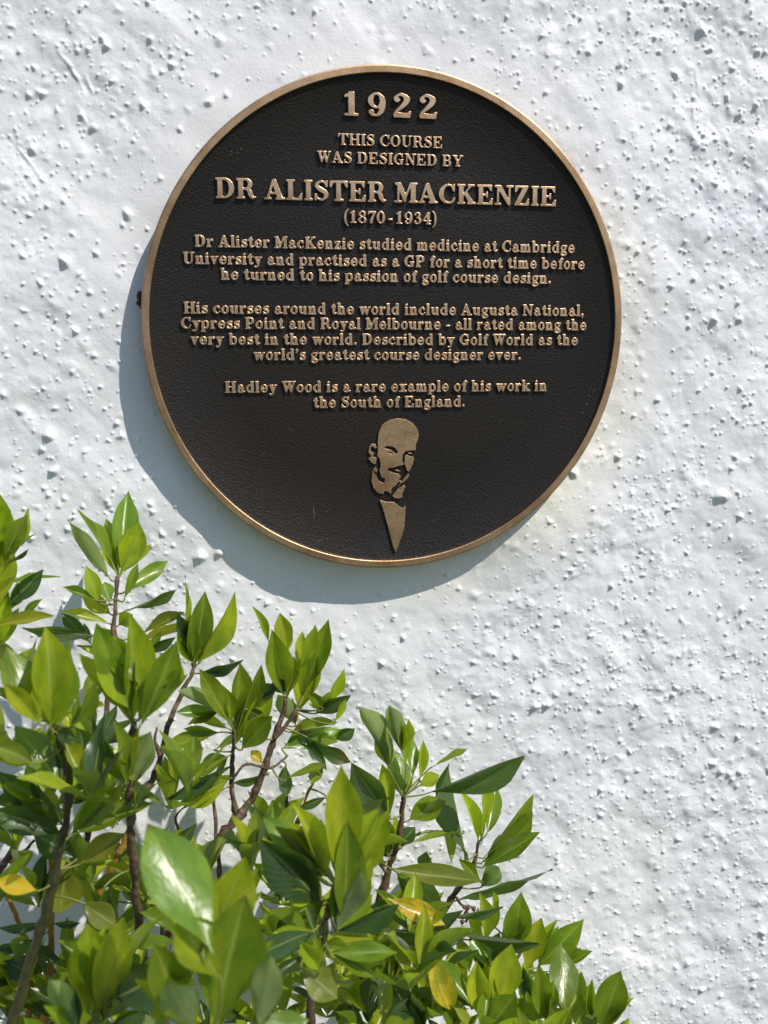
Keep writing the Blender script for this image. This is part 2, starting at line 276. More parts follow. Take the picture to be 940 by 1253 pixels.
# ---------------------------------------------------------------- wall: rough painted render
WY = 0.024                                  # distance of the wall behind the rim's front
def build_wall():
    st = 0.00088
    xd = np.arange(-0.44, 0.50, st); zd = np.arange(ZC-0.83, ZC+0.34, st)
    def ext(a, lo, hi):
        L = []; s = st; x = a[0]
        while x > lo: s *= 1.35; x -= s; L.append(max(x, lo))
        H = []; s = st; x = a[-1]
        while x < hi: s *= 1.35; x += s; H.append(min(x, hi))
        return np.array(L[::-1]+list(a)+H)
    X = ext(xd, -3.0, 3.0); Z = ext(zd, 0.0, 2.7)
    gx, gz = np.meshgrid(X, Z)
    h = np.zeros_like(gx)
    rs = np.random.RandomState(21)
    # smooth value noise on the plane
    def vn(scale, seed, sx=1.0, sz=1.0):
        r = np.random.RandomState(seed); tab = r.rand(256, 256)
        an = seed*1.37; ca, sa = math.cos(an), math.sin(an)
        u = (gx*ca+(gz-ZC)*sa)/scale*sx+80.3; v = (-gx*sa+(gz-ZC)*ca)/scale*sz+97.7
        iu = np.floor(u).astype(int); iv = np.floor(v).astype(int); fu = u-iu; fv = v-iv
        fu = fu*fu*fu*(fu*(fu*6-15)+10); fv = fv*fv*fv*(fv*(fv*6-15)+10)
        g = lambda a, b: tab[a % 256, b % 256]
        return (g(iu,iv)*(1-fu)+g(iu+1,iv)*fu)*(1-fv)+(g(iu,iv+1)*(1-fu)+g(iu+1,iv+1)*fu)*fv-0.5
    inner = (gx > -0.5) & (gx < 0.56)
    h += 0.0050*vn(0.16, 1)+0.0030*vn(0.075, 2)+0.0026*vn(0.037, 3, 1.2, 0.8)*(0.4+0.6*np.clip((np.hypot(gx, gz-ZC)/RP-0.95)/0.3, 0, 1))
    rough = np.clip(0.62+0.95*vn(0.11, 9)+0.22*np.clip((gx-0.16)/0.2, -0.6, 1), 0.30, 1.1)   # where the trowel left it rough
    ring = np.hypot(gx, gz-ZC)/RP
    sm = np.clip((ring-1.02)/0.35, np.where(gx-(gz-ZC)*0.6 < 0.04, 0.22, 0.55), 1)
    h += (0.0021*vn(0.017, 4)+0.0008*vn(0.0085, 5)+0.00035*vn(0.0042, 6))*(0.35+0.75*rough)*sm
    h += 0.0014*np.abs(vn(0.022, 12, 1.3, 0.7))*rough*sm
    # soft local swellings
    def sp(px, py):
        q = at(px, py, -WY); return q.x, q.z
    for px, py, r, a in [(205,620,0.03,0.004),(250,655,0.02,0.003),(150,345,0.03,0.0015),(660,600,0.05,0.006),(640,640,0.04,0.005),(350,700,0.05,-0.002),
                         (700,120,0.04,0.003),(95,100,0.03,-0.002),(810,70,0.05,-0.002)]:
        x0, z0 = sp(px, py); h += a*np.exp(-((gx-x0)**2+(gz-z0)**2)/(2*r*r))
    # grit: separate lumps of sand and small stones under the paint
    def lump(x0, z0, R, H, k=1.0, ang=0.0, el=1.0):
        i0, i1 = np.searchsorted(X, [x0-R*2.6, x0+R*2.6]); j0, j1 = np.searchsorted(Z, [z0-R*2.6, z0+R*2.6])
        if i1-i0 < 2 or j1-j0 < 2: return
        dx = gx[j0:j1, i0:i1]-x0; dz = gz[j0:j1, i0:i1]-z0
        c, s = math.cos(ang), math.sin(ang); u = (dx*c+dz*s)/R; v = (-dx*s+dz*c)/(R*el)
        th = np.arctan2(v, u); r = np.sqrt(u*u+v*v)*(1+0.10*np.cos(3*th+k*5)+0.08*np.cos(2*th+k*9))
        r = np.sqrt(r*r+0.03)-0.17
        core = np.clip(1-r, 0, 1)**1.15
        skirt = np.exp(-(r/1.25)**2)*0.24
        h[j0:j1, i0:i1] += H*(core*0.95+skirt)
    def dens(x, z):
        i = min(np.searchsorted(X, x), len(X)-1); j = min(np.searchsorted(Z, z), len(Z)-1)
        return rough[j, i]*sm[j, i]
    # named lumps read off the photograph (px, py, radius px, strength)
    big = [(79,322,9,1.8),(27,315,5,1),(48,348,4,1),(28,382,4,.8),(109,360,4,1),(117,312,4,1.1),(58,535,7,1.4),(50,552,5,1.1),(65,578,6,1.2),(24,505,5,1),
           (88,457,4,1),(125,385,4,.9),(114,437,4,.9),(70,430,3,.8),(124,48,5,1.2),(129,58,5,1.2),(107,62,4,1),(94,64,4,.9),(22,64,4,1),(51,116,5,1.2),
           (33,117,4,1),(112,158,5,1.1),(38,184,5,1.1),(183,50,5,1.2),(210,82,5,1.2),(197,90,4,1),(155,264,6,1.3),(149,277,4,1.1),(77,248,4,1),(98,264,3,.8),
           (240,20,4,.8),(255,127,5,1),(276,118,4,1),(219,160,4,.9),(79,231,4,.9),(51,222,4,.9),(195,220,4,.8),(162,174,4,.9),(117,180,3,.8),(98,142,4,.9),
           (859,38,6,1.6),(802,47,5,1.3),(758,81,5,1.3),(870,61,5,1.2),(759,105,5,1.3),(828,92,5,1.1),(827,118,4,1),(817,10,4,1.1),(770,18,4,1),(718,67,4,.9),
           (822,184,4,1),(876,173,4,1),(890,119,4,.9),(866,202,4,1),(848,221,4,.9),(865,292,5,1.1),(888,235,4,.9),(928,65,5,1.2),(897,86,4,1),
           (872,394,6,1.4),(903,393,5,1.1),(820,353,4,1),(804,491,5,1.1),(779,482,4,.9),(755,561,6,1.2),(893,575,5,1.1),(898,561,5,1.1),(840,520,4,.9),(860,547,4,.9),
           (699,580,7,1.6),(880,608,9,1.9),(757,609,4,1),(867,642,4,1),(904,633,4,.9),(892,659,4,.9),(700,659,4,1),(708,675,4,1),(687,681,4,1),(698,700,4,1),
           (880,758,5,1.1),(907,748,5,1.2),(892,763,4,1),(908,770,4,1),(899,802,4,1),(919,810,4,1),(832,760,4,.9),(822,852,6,.9),(820,882,5,1.1),(873,890,6,1.3),
           (652,867,6,1.3),(670,864,5,1.1),(709,838,4,.9),(823,852,5,1),(920,890,4,1),(573,864,4,1),(540,852,4,.8),(605,853,5,1.1),(655,865,5,1.1),(668,864,4,1),
           (575,898,5,1.2),(598,892,4,1),(648,920,4,1),(641,951,4,1),(530,890,3,.8),(779,946,4,1),(818,977,4,1),(859,950,4,1),(871,935,7,1.5),(880,945,6,1.4),
           (890,948,5,1.3),(903,945,6,1.3),(894,955,4,1.1),(900,964,4,1),(860,957,4,1),(823,950,4,.9),(876,993,4,1),(736,968,4,.9),(721,949,4,.9),(724,1091,5,1.1),
           (681,1052,5,1),(735,1000,5,1),(822,1002,4,.9),(805,1090,4,.9),(803,1065,4,.8),(936,1079,4,1),(930,1140,6,1.3),(840,1180,7,1),(857,1212,7,1),(920,1197,6,1.1),
           (244,682,9,1.5),(268,678,6,1.2),(183,618,5,1.1),(186,628,4,1),(176,587,4,1),(158,575,4,1),(130,615,4,1),(58,608,5,1),(100,622,4,.9),(77,612,4,1),(132,620,4,1),
           (57,636,4,1),(57,657,4,1),(35,660,4,1),(81,650,4,.9),(211,669,4,.8),(185,670,4,.8),(326,741,5,1.1),(294,750,4,.9),(357,753,4,1),(382,750,3,.8),(426,795,5,1.1),
           (428,813,4,1),(418,781,4,.8),(545,705,5,1.1),(560,722,4,.8),(480,760,4,.8),(145,420,3,1),(146,444,3,1.1),(150,325,3,1),(168,540,5,.6),(185,570,5,.6),(186,585,4,.9)]
    for px, py, r, a in big:
        x0, z0 = sp(px+1, py-2); R = r*0.00064*rs.uniform(0.9, 1.15)
        lump(x0, z0, R, R*0.70*min(a, 1.25), rs.rand(), rs.rand()*3, rs.uniform(0.8, 1.5))
    def scatter(N, r0, r1, h0, h1, pw):
        c = 0
        while c < N:
            x = rs.uniform(-0.46, 0.52); z = rs.uniform(ZC-0.85, ZC+0.36); c += 1
            if rs.rand() > dens(x, z)**pw: continue
            R = r0+(r1-r0)*rs.rand()**2.5
            lump(x, z, R, R*rs.uniform(h0, h1), rs.rand(), rs.rand()*3, rs.uniform(0.8, 1.6))
    scatter(2200, 0.0032, 0.0060, 0.10, 0.26, 0.7)
    scatter(3600, 0.0012, 0.0028, 0.4, 1.1, 1.1)
    scatter(11000, 0.0009, 0.0018, 0.5, 1.15, 0.8)
    # trowel drags and runs
    for px, py, L, a in [(95,95,0.03,-1.1),(85,80,0.035,-1.0),(110,105,0.022,-1.2),(100,140,0.02,-1.2),(30,190,0.04,-0.9),(850,130,0.03,-1.5),(855,100,0.02,-1.4),(830,100,0.02,-1.3),(930,1150,0.03,-1.4)]:
        x0, z0 = sp(px, py)
        u = (gx-x0)*math.cos(a)+(gz-z0)*math.sin(a); v = -(gx-x0)*math.sin(a)+(gz-z0)*math.cos(a)
        v = v+0.003*vn(0.02, 31)+0.0015*vn(0.007, 32)
        h += 0.0009*np.exp(-(v/0.0016)**2-(u/(L*0.45))**2)*(0.5+vn(0.006, 33))*2
    nx, nz = len(X), len(Z)
    co = np.empty((nx*nz, 3), np.float32); co[:,0] = gx.ravel(); co[:,1] = (WY-h).ravel(); co[:,2] = gz.ravel()
    idx = np.arange(nx*nz).reshape(nz, nx)
    q = np.stack([idx[:-1,:-1], idx[:-1,1:], idx[1:,1:], idx[1:,:-1]], -1).reshape(-1, 4).astype(np.int32)
    # closed box behind, so that the wall has its thickness
    b0 = nx*nz; T = 0.3
    extra = np.array([[-3,T,0],[3,T,0],[3,T,2.7],[-3,T,2.7]], np.float32)
    co = np.vstack([co, extra])
    bl, br, tl, tr = idx[0,0], idx[0,-1], idx[-1,0], idx[-1,-1]
    more = np.array([[b0+1,b0,b0+3,b0+2],[tl,tr,b0+2,b0+3],[b0,bl,tl,b0+3],[br,b0+1,b0+2,tr]], np.int32)
    q = np.vstack([q, more])
    me = bpy.data.meshes.new('rendered_wall'); me.vertices.add(len(co)); me.vertices.foreach_set('co', co.ravel())
    me.loops.add(len(q)*4); me.loops.foreach_set('vertex_index', q.ravel())
    me.polygons.add(len(q)); me.polygons.foreach_set('loop_start', np.arange(0, len(q)*4, 4, dtype=np.int32))
    sm_ = np.ones(len(q), bool); sm_[-4:] = False
    me.polygons.foreach_set('use_smooth', sm_); me.update(calc_edges=True)
    print('wall quads', len(q))
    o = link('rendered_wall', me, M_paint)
    tag(o, 'white painted rough rendered wall with gritty bumps behind the round plaque', 'wall')
build_wall()

# ---------------------------------------------------------------- outlines: mask -> contour -> raised relief
def march(mask, x0, y0, s, tol):
    # mask: 2d float, rows = y. returns closed loops at level 0.5
    m = np.pad(mask, 1); ny, nx = m.shape; seg = {}
    b = m > 0.5
    cells = np.argwhere((b[:-1,:-1] != b[:-1,1:]) | (b[:-1,:-1] != b[1:,:-1]) | (b[:-1,:-1] != b[1:,1:]))
    def ip(a, c): return (0.5-a)/(c-a)
    pt = {}
    for j, i in cells:
        A, B, Cc, D = m[j,i], m[j,i+1], m[j+1,i+1], m[j+1,i]
        e = {}
        if (A > .5) != (B > .5): e['b'] = ('h', j, i); pt[e['b']] = (i+ip(A,B), j)
        if (B > .5) != (Cc > .5): e['r'] = ('v', j, i+1); pt[e['r']] = (i+1, j+ip(B,Cc))
        if (D > .5) != (Cc > .5): e['t'] = ('h', j+1, i); pt[e['t']] = (i+ip(D,Cc), j+1)
        if (A > .5) != (D > .5): e['l'] = ('v', j, i); pt[e['l']] = (i, j+ip(A,D))
        ks = list(e)
        if len(ks) == 2: prs = [(ks[0], ks[1])]
        else: prs = [('l','b'),('r','t')] if (A > .5) == ((A+B+Cc+D)/4 < .5) else [('l','t'),('b','r')]
        for a, c in prs:
            seg.setdefault(e[a], []).append(e[c]); seg.setdefault(e[c], []).append(e[a])
    loops = []; used = set()
    for k in seg:
        if k in used: continue
        lp = [k]; used.add(k); cur = k
        while True:
            nxt = [q for q in seg[cur] if q not in used]
            if not nxt: break
            cur = nxt[0]; used.add(cur); lp.append(cur)
        if len(lp) > 5: loops.append([pt[q] for q in lp])
    out = []
    for lp in loops:
        P = np.array(lp); 
        P = np.stack([x0+(P[:,0]-1)*s, y0+(P[:,1]-1)*s], 1)
        def dp(P):
            if len(P) < 3: return P
            a, c = P[0], P[-1]; d = c-a; L = np.hypot(*d)
            if L < 1e-12: dist = np.hypot(*(P-a).T)
            else: dist = np.abs(d[0]*(P[:,1]-a[1])-d[1]*(P[:,0]-a[0]))/L
            k = int(np.argmax(dist))
            if dist[k] < tol: return np.array([a, c])
            return np.vstack([dp(P[:k+1])[:-1], dp(P[k:])])
        h = len(P)//2
        Q = np.vstack([dp(P[:h+1])[:-1], dp(np.vstack([P[h:], P[:1]]))[:-1]])
        if len(Q) >= 3: out.append(Q)
    return out
class Mask:
    def __init__(s, x0, x1, y0, y1, st):
        s.x0, s.y0, s.st = x0, y0, st
        s.X, s.Y = np.meshgrid(np.arange(x0, x1, st), np.arange(y0, y1, st)); s.m = np.zeros_like(s.X)
    def put(s, b, v=1.0): s.m = np.where(b, v, s.m)
    def rect(s, a, b, c, d, v=1.0): s.put((s.X >= a) & (s.X <= c) & (s.Y >= b) & (s.Y <= d), v)
    def poly(s, P, v=1.0):
        ins = np.zeros(s.X.shape, bool); n = len(P)
        for i in range(n):
            (xa, ya), (xb, yb) = P[i], P[(i+1) % n]
            if ya == yb: continue
            c = ((ya > s.Y) != (yb > s.Y)) & (s.X < (xb-xa)*(s.Y-ya)/(yb-ya)+xa); ins ^= c
        s.put(ins, v)
    def ring(s, cx, cy, rx, ry, tx, ty, xmin=-9, xmax=9, ymin=-9, ymax=9):
        o = ((s.X-cx)/rx)**2+((s.Y-cy)/ry)**2 <= 1
        i = ((s.X-cx)/(rx-tx))**2+((s.Y-cy)/(ry-ty))**2 < 1
        s.put(o & ~i & (s.X >= xmin) & (s.X <= xmax) & (s.Y >= ymin) & (s.Y <= ymax))
    def disc(s, cx, cy, r): s.put((s.X-cx)**2+(s.Y-cy)**2 <= r*r)
    def stroke(s, P):        # (x, y, width) through a Catmull-Rom spline
        P = [np.array(p, float) for p in P]
        for i in range(len(P)-1):
            p0 = P[max(i-1,0)]; p1 = P[i]; p2 = P[i+1]; p3 = P[min(i+2,len(P)-1)]
            for k in range(14):
                t = k/13; q = 0.5*((2*p1)+(p2-p0)*t+(2*p0-5*p1+4*p2-p3)*t*t+(3*p1-p0-3*p2+p3)*t**3)
                s.disc(q[0], q[1], q[2]/2)
    def loops(s, blur=1, tol=0.006, fat=False):
        m = s.m
        if fat:
            p = np.pad(m, 1); m = np.maximum.reduce([p[1:-1,1:-1], p[:-2,1:-1], p[2:,1:-1], p[1:-1,:-2], p[1:-1,2:]])
        for _ in range(blur):
            p = np.pad(m, 1, mode='edge')
            m = (p[1:-1,1:-1]*4+p[:-2,1:-1]*2+p[2:,1:-1]*2+p[1:-1,:-2]*2+p[1:-1,2:]*2+p[:-2,:-2]+p[:-2,2:]+p[2:,:-2]+p[2:,2:])/16
        return march(m, s.x0, s.y0, s.st, tol)

T = 0.085     # hairline and slab thickness
def stem(g, x, w, y0=0, y1=1, b=(.09,.09), t=(.09,.09)):
    g.rect(x, y0, x+w, y1)
    if b: g.rect(x-b[0], y0, x+w+b[1], y0+T)
    if t: g.rect(x-t[0], y1-T, x+w+t[1], y1)
W = .20
def g_1(g): stem(g, .2, W, t=None, b=(.14,.14)); g.poly([(.4,1),(.3,1),(.05,.86),(.05,.76),(.22,.82),(.3,.8)]); return .62
def g_2(g):
    g.stroke([(.12,.74,.15),(.10,.84,.10),(.22,.95,.09),(.36,.95,.11),(.5,.82,.19),(.48,.66,.19),(.34,.47,.15),(.16,.27,.11),(.06,.1,.08)])
    g.disc(.15,.73,.095); g.poly([(.03,.0),(.62,.0),(.66,.27),(.58,.27),(.53,.17),(.15,.19),(.03,.09)]); return .70
def g_9(g, f=1):
    g.ring(.33,.67,.30,.33,.17,.075); g.stroke([(.55,.66,.18),(.55,.42,.18),(.47,.16,.15),(.32,.05,.09),(.17,.07,.08),(.12,.15,.1)]); g.disc(.145,.19,.095); return .68
def g_0(g): g.ring(.33,.5,.32,.51,.185,.08); return .68
def g_8(g): g.ring(.33,.75,.27,.26,.15,.075); g.ring(.33,.26,.32,.27,.175,.08); return .68
def g_7(g): g.rect(.05,.82,.64,1); g.rect(.05,.7,.11,1); g.stroke([(.58,.86,.1),(.42,.58,.14),(.32,.3,.2),(.3,.1,.2)]); g.rect(.2,0,.4,.12); return .66
def g_3(g):
    g.stroke([(.12,.8,.13),(.18,.92,.09),(.33,.955,.09),(.46,.86,.16),(.46,.68,.17),(.36,.56,.08),(.24,.54,.07)]); g.disc(.15,.8,.085)
    g.stroke([(.24,.54,.07),(.4,.52,.09),(.52,.38,.18),(.5,.18,.18),(.34,.05,.09),(.18,.07,.09),(.12,.18,.13)]); g.disc(.14,.2,.095); return .67
def g_4(g): g.poly([(.38,1),(.52,1),(.52,.9),(.14,.34),(.52,.34),(.52,.24),(.02,.24),(.02,.36)]); g.rect(.36,0,.55,1); g.rect(.5,.24,.68,.34); g.rect(.27,0,.64,T); return .70
def g_A(g):
    g.poly([(.36,1),(.5,1),(.84,.04),(.6,.04),(.38,.74),(.18,.04),(.08,.04)]); g.rect(.17,.27,.66,.355)
    g.rect(-.02,0,.30,T); g.rect(.5,0,.94,T); return .94
def g_B(g):
    stem(g,.1,W); g.rect(.1,.915,.45,1); g.rect(.1,.47,.45,.55); g.rect(.1,0,.45,.085)
    g.ring(.44,.735,.29,.265,.18,.08,xmin=.44); g.ring(.46,.265,.32,.285,.195,.085,xmin=.45); return .84
def g_C(g):
    g.stroke([(.72,.70,.10),(.66,.87,.09),(.48,.95,.085),(.28,.88,.13),(.14,.66,.20),(.13,.36,.20),(.27,.12,.14),(.48,.04,.09),(.66,.10,.09),(.76,.27,.08)])
    g.rect(.70,.62,.775,1.0); g.poly([(.6,.9),(.72,.98),(.72,.68),(.66,.78)]); return .84
def g_D(g): stem(g,.1,W); g.rect(.1,.915,.42,1); g.rect(.1,0,.42,.085); g.ring(.40,.5,.44,.5,.215,.085,xmin=.40); return .90
def g_E(g):
    stem(g,.1,W); g.rect(.1,.915,.74,1); g.rect(.1,0,.76,.085); g.rect(.1,.46,.5,.54); g.rect(.46,.36,.53,.64)
    g.poly([(.74,1),(.74,.7),(.68,.7),(.56,.93)]); g.poly([(.79,0),(.79,.32),(.73,.32),(.58,.07),(.6,0)]); return .84
def g_G(g):
    g_C(g); g.rect(.42,.40,.84,.48); g.rect(.56,0.03,.76,.45); g.poly([(.56,.2),(.48,.03),(.7,.03)]); return .90
def g_H(g): stem(g,.1,W); stem(g,.62,W); g.rect(.1,.46,.7,.545); return .93
def g_I(g): stem(g,.1,W); return .42
def g_K(g):
    stem(g,.1,W); g.poly([(.28,.36),(.28,.48),(.62,.93),(.72,.93)]); g.poly([(.34,.52),(.46,.66),(.84,.05),(.60,.05)])
    g.rect(.52,.915,.84,1); g.rect(.5,0,.92,T); return .92
def g_L(g): stem(g,.1,W); g.rect(.1,0,.7,.085); g.poly([(.74,0),(.74,.34),(.68,.34),(.55,.07),(.55,0)]); return .78
def g_M(g):
    g.rect(.12,0,.2,1); g.rect(-.02,0,.34,T); g.poly([(.0,1),(.28,1),(.54,.34),(.5,.02),(.44,.02),(.12,.86),(.0,.92)])
    g.poly([(.5,.02),(.56,.3),(.82,1),(.72,1),(.46,.25)]); g.rect(.78,0,.98,1); g.rect(.69,0,1.07,T); g.rect(.78,.915,1.07,1); return 1.08
def g_N(g):
    g.rect(.12,0,.2,1); g.rect(-.01,0,.33,T); g.rect(-.01,.915,.28,1); g.poly([(.1,1),(.3,1),(.78,.1),(.78,0),(.66,0),(.12,.9)])
    g.rect(.70,0,.78,1); g.rect(.57,.915,.91,1); return .92
def g_O(g): g.ring(.42,.5,.42,.51,.205,.08); return .88
def g_P(g): stem(g,.1,W,b=(.09,.14)); g.rect(.1,.915,.44,1); g.rect(.1,.42,.44,.5); g.ring(.44,.71,.31,.29,.19,.082,xmin=.44); return .80
def g_R(g):
    stem(g,.1,W); g.rect(.1,.915,.44,1); g.rect(.1,.45,.44,.53); g.ring(.44,.725,.30,.275,.19,.082,xmin=.44)
    g.stroke([(.46,.48,.1),(.6,.38,.17),(.66,.18,.18),(.74,.05,.11),(.86,.08,.06)]); return .90
def g_S(g):
    g.stroke([(.58,.74,.08),(.5,.9,.085),(.33,.95,.085),(.16,.86,.13),(.15,.68,.17),(.33,.54,.21),(.53,.40,.20),(.57,.22,.16),(.45,.07,.1),(.3,.045,.085),(.14,.12,.085),(.08,.3,.07)])
    g.rect(.56,.68,.63,1); g.rect(.035,0,.105,.33); return .70
def g_T(g):
    stem(g,.31,W,t=None,b=(.11,.11)); g.rect(.02,.915,.80,1); g.poly([(.0,1),(.0,.68),(.06,.68),(.17,.93),(.17,1)]); g.poly([(.82,1),(.82,.68),(.76,.68),(.65,.93),(.65,1)]); return .84
def g_U(g):
    g.rect(.1,.3,.3,1); g.rect(0,.915,.40,1); g.rect(.66,.3,.74,1); g.rect(.54,.915,.88,1)
    g.stroke([(.2,.34,.2),(.22,.15,.17),(.36,.055,.1),(.5,.055,.09),(.65,.15,.08),(.70,.34,.08)]); return .90
def g_V(g): g.poly([(.1,.95),(.32,.95),(.5,.3),(.68,.95),(.77,.95),(.47,0),(.38,0)]); g.rect(-.01,.915,.42,1); g.rect(.55,.915,.88,1); return .88
def g_W(g):
    g.poly([(.08,.95),(.28,.95),(.42,.34),(.54,.72),(.48,.95),(.68,.95),(.82,.34),(.96,.95),(1.04,.95),(.80,0),(.72,0),(.57,.52),(.40,0),(.32,0)])
    g.rect(-.02,.915,.38,1); g.rect(.42,.915,.78,1); g.rect(.86,.915,1.14,1); return 1.14
def g_Y(g): g.rect(.34,0,.54,.5); g.rect(.24,0,.64,T); g.poly([(.08,.95),(.32,.95),(.48,.56),(.68,.95),(.78,.95),(.54,.44),(.34,.44)]); g.rect(-.02,.915,.42,1); g.rect(.56,.915,.88,1); return .87
def g_Z(g):
    g.rect(.06,.915,.68,1); g.rect(.02,0,.70,.085); g.poly([(.44,.93),(.68,.93),(.28,.07),(.03,.07)])
    g.poly([(.04,1),(.04,.68),(.1,.68),(.22,.93)]); g.poly([(.74,0),(.74,.34),(.68,.34),(.54,.07)]); return .78
X_ = .70; w_ = .17; t_ = .085
def g_a(g): g.stroke([(.13,.53,.12),(.2,.64,.09),(.34,.645,.1),(.43,.54,.16)]); g.disc(.14,.53,.08); g.rect(.35,.12,.52,.54); g.ring(.27,.2,.24,.22,.15,.07,xmax=.45); g.stroke([(.43,.14,.16),(.5,.05,.1),(.61,.1,.07)]); return .66
def g_b(g): stem(g,.08,w_,t=(.09,0),b=None); g.ring(.37,.35,.29,.365,.165,.08); return .70
def g_c(g): g.stroke([(.5,.5,.13),(.43,.63,.09),(.3,.65,.085),(.13,.5,.16),(.12,.25,.17),(.26,.06,.11),(.4,.05,.08),(.54,.2,.07)]); g.disc(.48,.5,.085); return .60
def g_d(g): g.ring(.33,.35,.29,.365,.165,.08); stem(g,.43,w_,t=(.09,0),b=(0,.08)); return .72
def g_e(g): g.ring(.32,.35,.28,.365,.165,.08); g.rect(.42,.05,.7,.30,0.0); g.rect(.15,.32,.6,.39); g.stroke([(.3,.045,.08),(.42,.06,.08),(.55,.18,.07)]); return .64
def g_f(g): g.rect(.13,0,.30,.8); g.rect(.04,0,.42,T); g.rect(.02,.62,.42,.70); g.stroke([(.21,.78,.165),(.25,.92,.11),(.36,.955,.085),(.44,.88,.1)]); g.disc(.44,.87,.07); return .44
def g_g(g): g.ring(.28,.44,.25,.25,.14,.07); g.stroke([(.44,.58,.07),(.53,.66,.08),(.58,.6,.09)]); g.stroke([(.18,.2,.07),(.1,.11,.1),(.25,.05,.15),(.45,.02,.15),(.54,-.1,.12),(.42,-.22,.08),(.2,-.23,.08),(.07,-.14,.09),(.14,-.02,.07)]); return .62
def g_h(g): stem(g,.08,w_,t=(.09,0),b=(.07,.06)); stem(g,.42,w_,y1=.45,t=None,b=(.06,.08)); g.stroke([(.24,.5,.07),(.33,.64,.1),(.45,.62,.14),(.505,.46,.165)]); return .72
def g_i(g): stem(g,.08,w_,y1=.69,t=(.09,0),b=(.08,.08)); g.disc(.155,.88,.10); return .36
def g_k(g): stem(g,.08,w_,t=(.09,0),b=(.07,.06)); g.poly([(.24,.22),(.24,.32),(.48,.66),(.58,.66)]); g.poly([(.27,.36),(.4,.48),(.64,.04),(.44,.04)]); g.rect(.4,.62,.68,.70); g.rect(.4,0,.72,T); return .72
def g_l(g): stem(g,.08,w_,t=(.09,0),b=(.08,.08)); return .35
def g_m(g):
    stem(g,.08,w_,y1=.69,t=(.09,0),b=(.07,.05)); stem(g,.39,w_,y1=.46,t=None,b=(.05,.05)); stem(g,.70,w_,y1=.46,t=None,b=(.05,.08))
    g.stroke([(.24,.5,.07),(.32,.64,.1),(.42,.62,.13),(.475,.46,.165)]); g.stroke([(.54,.5,.07),(.63,.64,.1),(.73,.62,.13),(.785,.46,.165)]); return 1.0
def g_n(g): stem(g,.08,w_,y1=.69,t=(.09,0),b=(.07,.06)); stem(g,.42,w_,y1=.45,t=None,b=(.06,.08)); g.stroke([(.24,.5,.07),(.33,.64,.1),(.45,.62,.14),(.505,.46,.165)]); return .72
def g_o(g): g.ring(.31,.35,.29,.365,.16,.08); return .63
def g_p(g): g.rect(.08,-.28,.25,.69); g.rect(0,.61,.2,.69); g.rect(0,-.28,.34,-.20); g.ring(.37,.35,.29,.365,.165,.08); return .70
def g_r(g): stem(g,.08,w_,y1=.69,t=(.09,0),b=(.08,.10)); g.stroke([(.24,.48,.07),(.34,.63,.1),(.43,.63,.12),(.48,.57,.12)]); g.disc(.46,.57,.085); return .55
def g_s(g): g.stroke([(.44,.5,.07),(.38,.62,.075),(.26,.65,.075),(.13,.57,.12),(.16,.43,.15),(.31,.35,.16),(.44,.22,.15),(.4,.08,.1),(.26,.045,.075),(.12,.09,.075),(.07,.2,.07)]); g.rect(.42,.48,.48,.69); g.rect(.04,0,.1,.22); return .53
def g_t(g): g.rect(.13,.15,.30,.86); g.poly([(.13,.88),(.3,.92),(.3,.6),(.02,.6),(.02,.68)]); g.rect(.02,.62,.42,.70); g.stroke([(.215,.2,.17),(.24,.08,.13),(.34,.045,.09),(.45,.14,.07)]); return .46
def g_u(g): g.rect(.08,.2,.25,.69); g.rect(0,.61,.2,.69); g.stroke([(.165,.22,.165),(.22,.09,.12),(.32,.07,.1),(.45,.2,.07)]); g.rect(.43,0,.60,.69); g.rect(.34,.61,.5,.69); g.rect(.5,0,.68,T); return .72
def g_v(g): g.poly([(.07,.66),(.25,.66),(.36,.24),(.49,.66),(.57,.66),(.37,0),(.27,0)]); g.rect(0,.61,.33,.69); g.rect(.39,.61,.65,.69); return .65
def g_w(g): g.poly([(.07,.66),(.24,.66),(.33,.25),(.43,.66),(.58,.66),(.68,.25),(.79,.66),(.87,.66),(.69,0),(.58,0),(.47,.42),(.36,0),(.24,0)]); g.rect(0,.61,.32,.69); g.rect(.70,.61,.95,.69); g.rect(.38,.61,.62,.69); return .95
def g_x(g): g.poly([(.05,.64),(.26,.64),(.6,.04),(.4,.04)]); g.poly([(.07,.04),(.16,.04),(.56,.64),(.47,.64)]); g.rect(0,.61,.32,.69); g.rect(.38,.61,.64,.69); g.rect(-.01,0,.26,T); g.rect(.32,0,.68,T); return .67
def g_y(g): g.poly([(.07,.66),(.26,.66),(.38,.26),(.50,.66),(.58,.66),(.38,.0),(.28,.04)]); g.stroke([(.38,.1,.09),(.32,-.1,.09),(.2,-.22,.09),(.1,-.19,.11)]); g.disc(.1,-.17,.08); g.rect(0,.61,.34,.69); g.rect(.40,.61,.66,.69); return .66
def g_z(g): g.rect(.04,.61,.52,.69); g.rect(.02,0,.54,T); g.poly([(.32,.66),(.52,.66),(.25,.04),(.03,.04)]); g.rect(.04,.48,.09,.69); g.rect(.51,0,.56,.23); return .58
def g_lp(g): g.stroke([(.32,1.1,.07),(.16,.85,.12),(.11,.42,.15),(.16,0,.12),(.32,-.25,.07)]); return .38
def g_rp(g): g.stroke([(.06,1.1,.07),(.22,.85,.12),(.27,.42,.15),(.22,0,.12),(.06,-.25,.07)]); return .38
def g_hy(g): g.rect(.03,.28,.38,.42); return .42
def g_pt(g): g.disc(.12,.105,.105); return .28
def g_cm(g): g.disc(.12,.105,.105); g.stroke([(.17,.08,.1),(.16,-.06,.08),(.06,-.18,.05)]); return .30
def g_ap(g): g.disc(.12,.9,.10); g.stroke([(.17,.88,.1),(.16,.74,.08),(.07,.64,.05)]); return .28
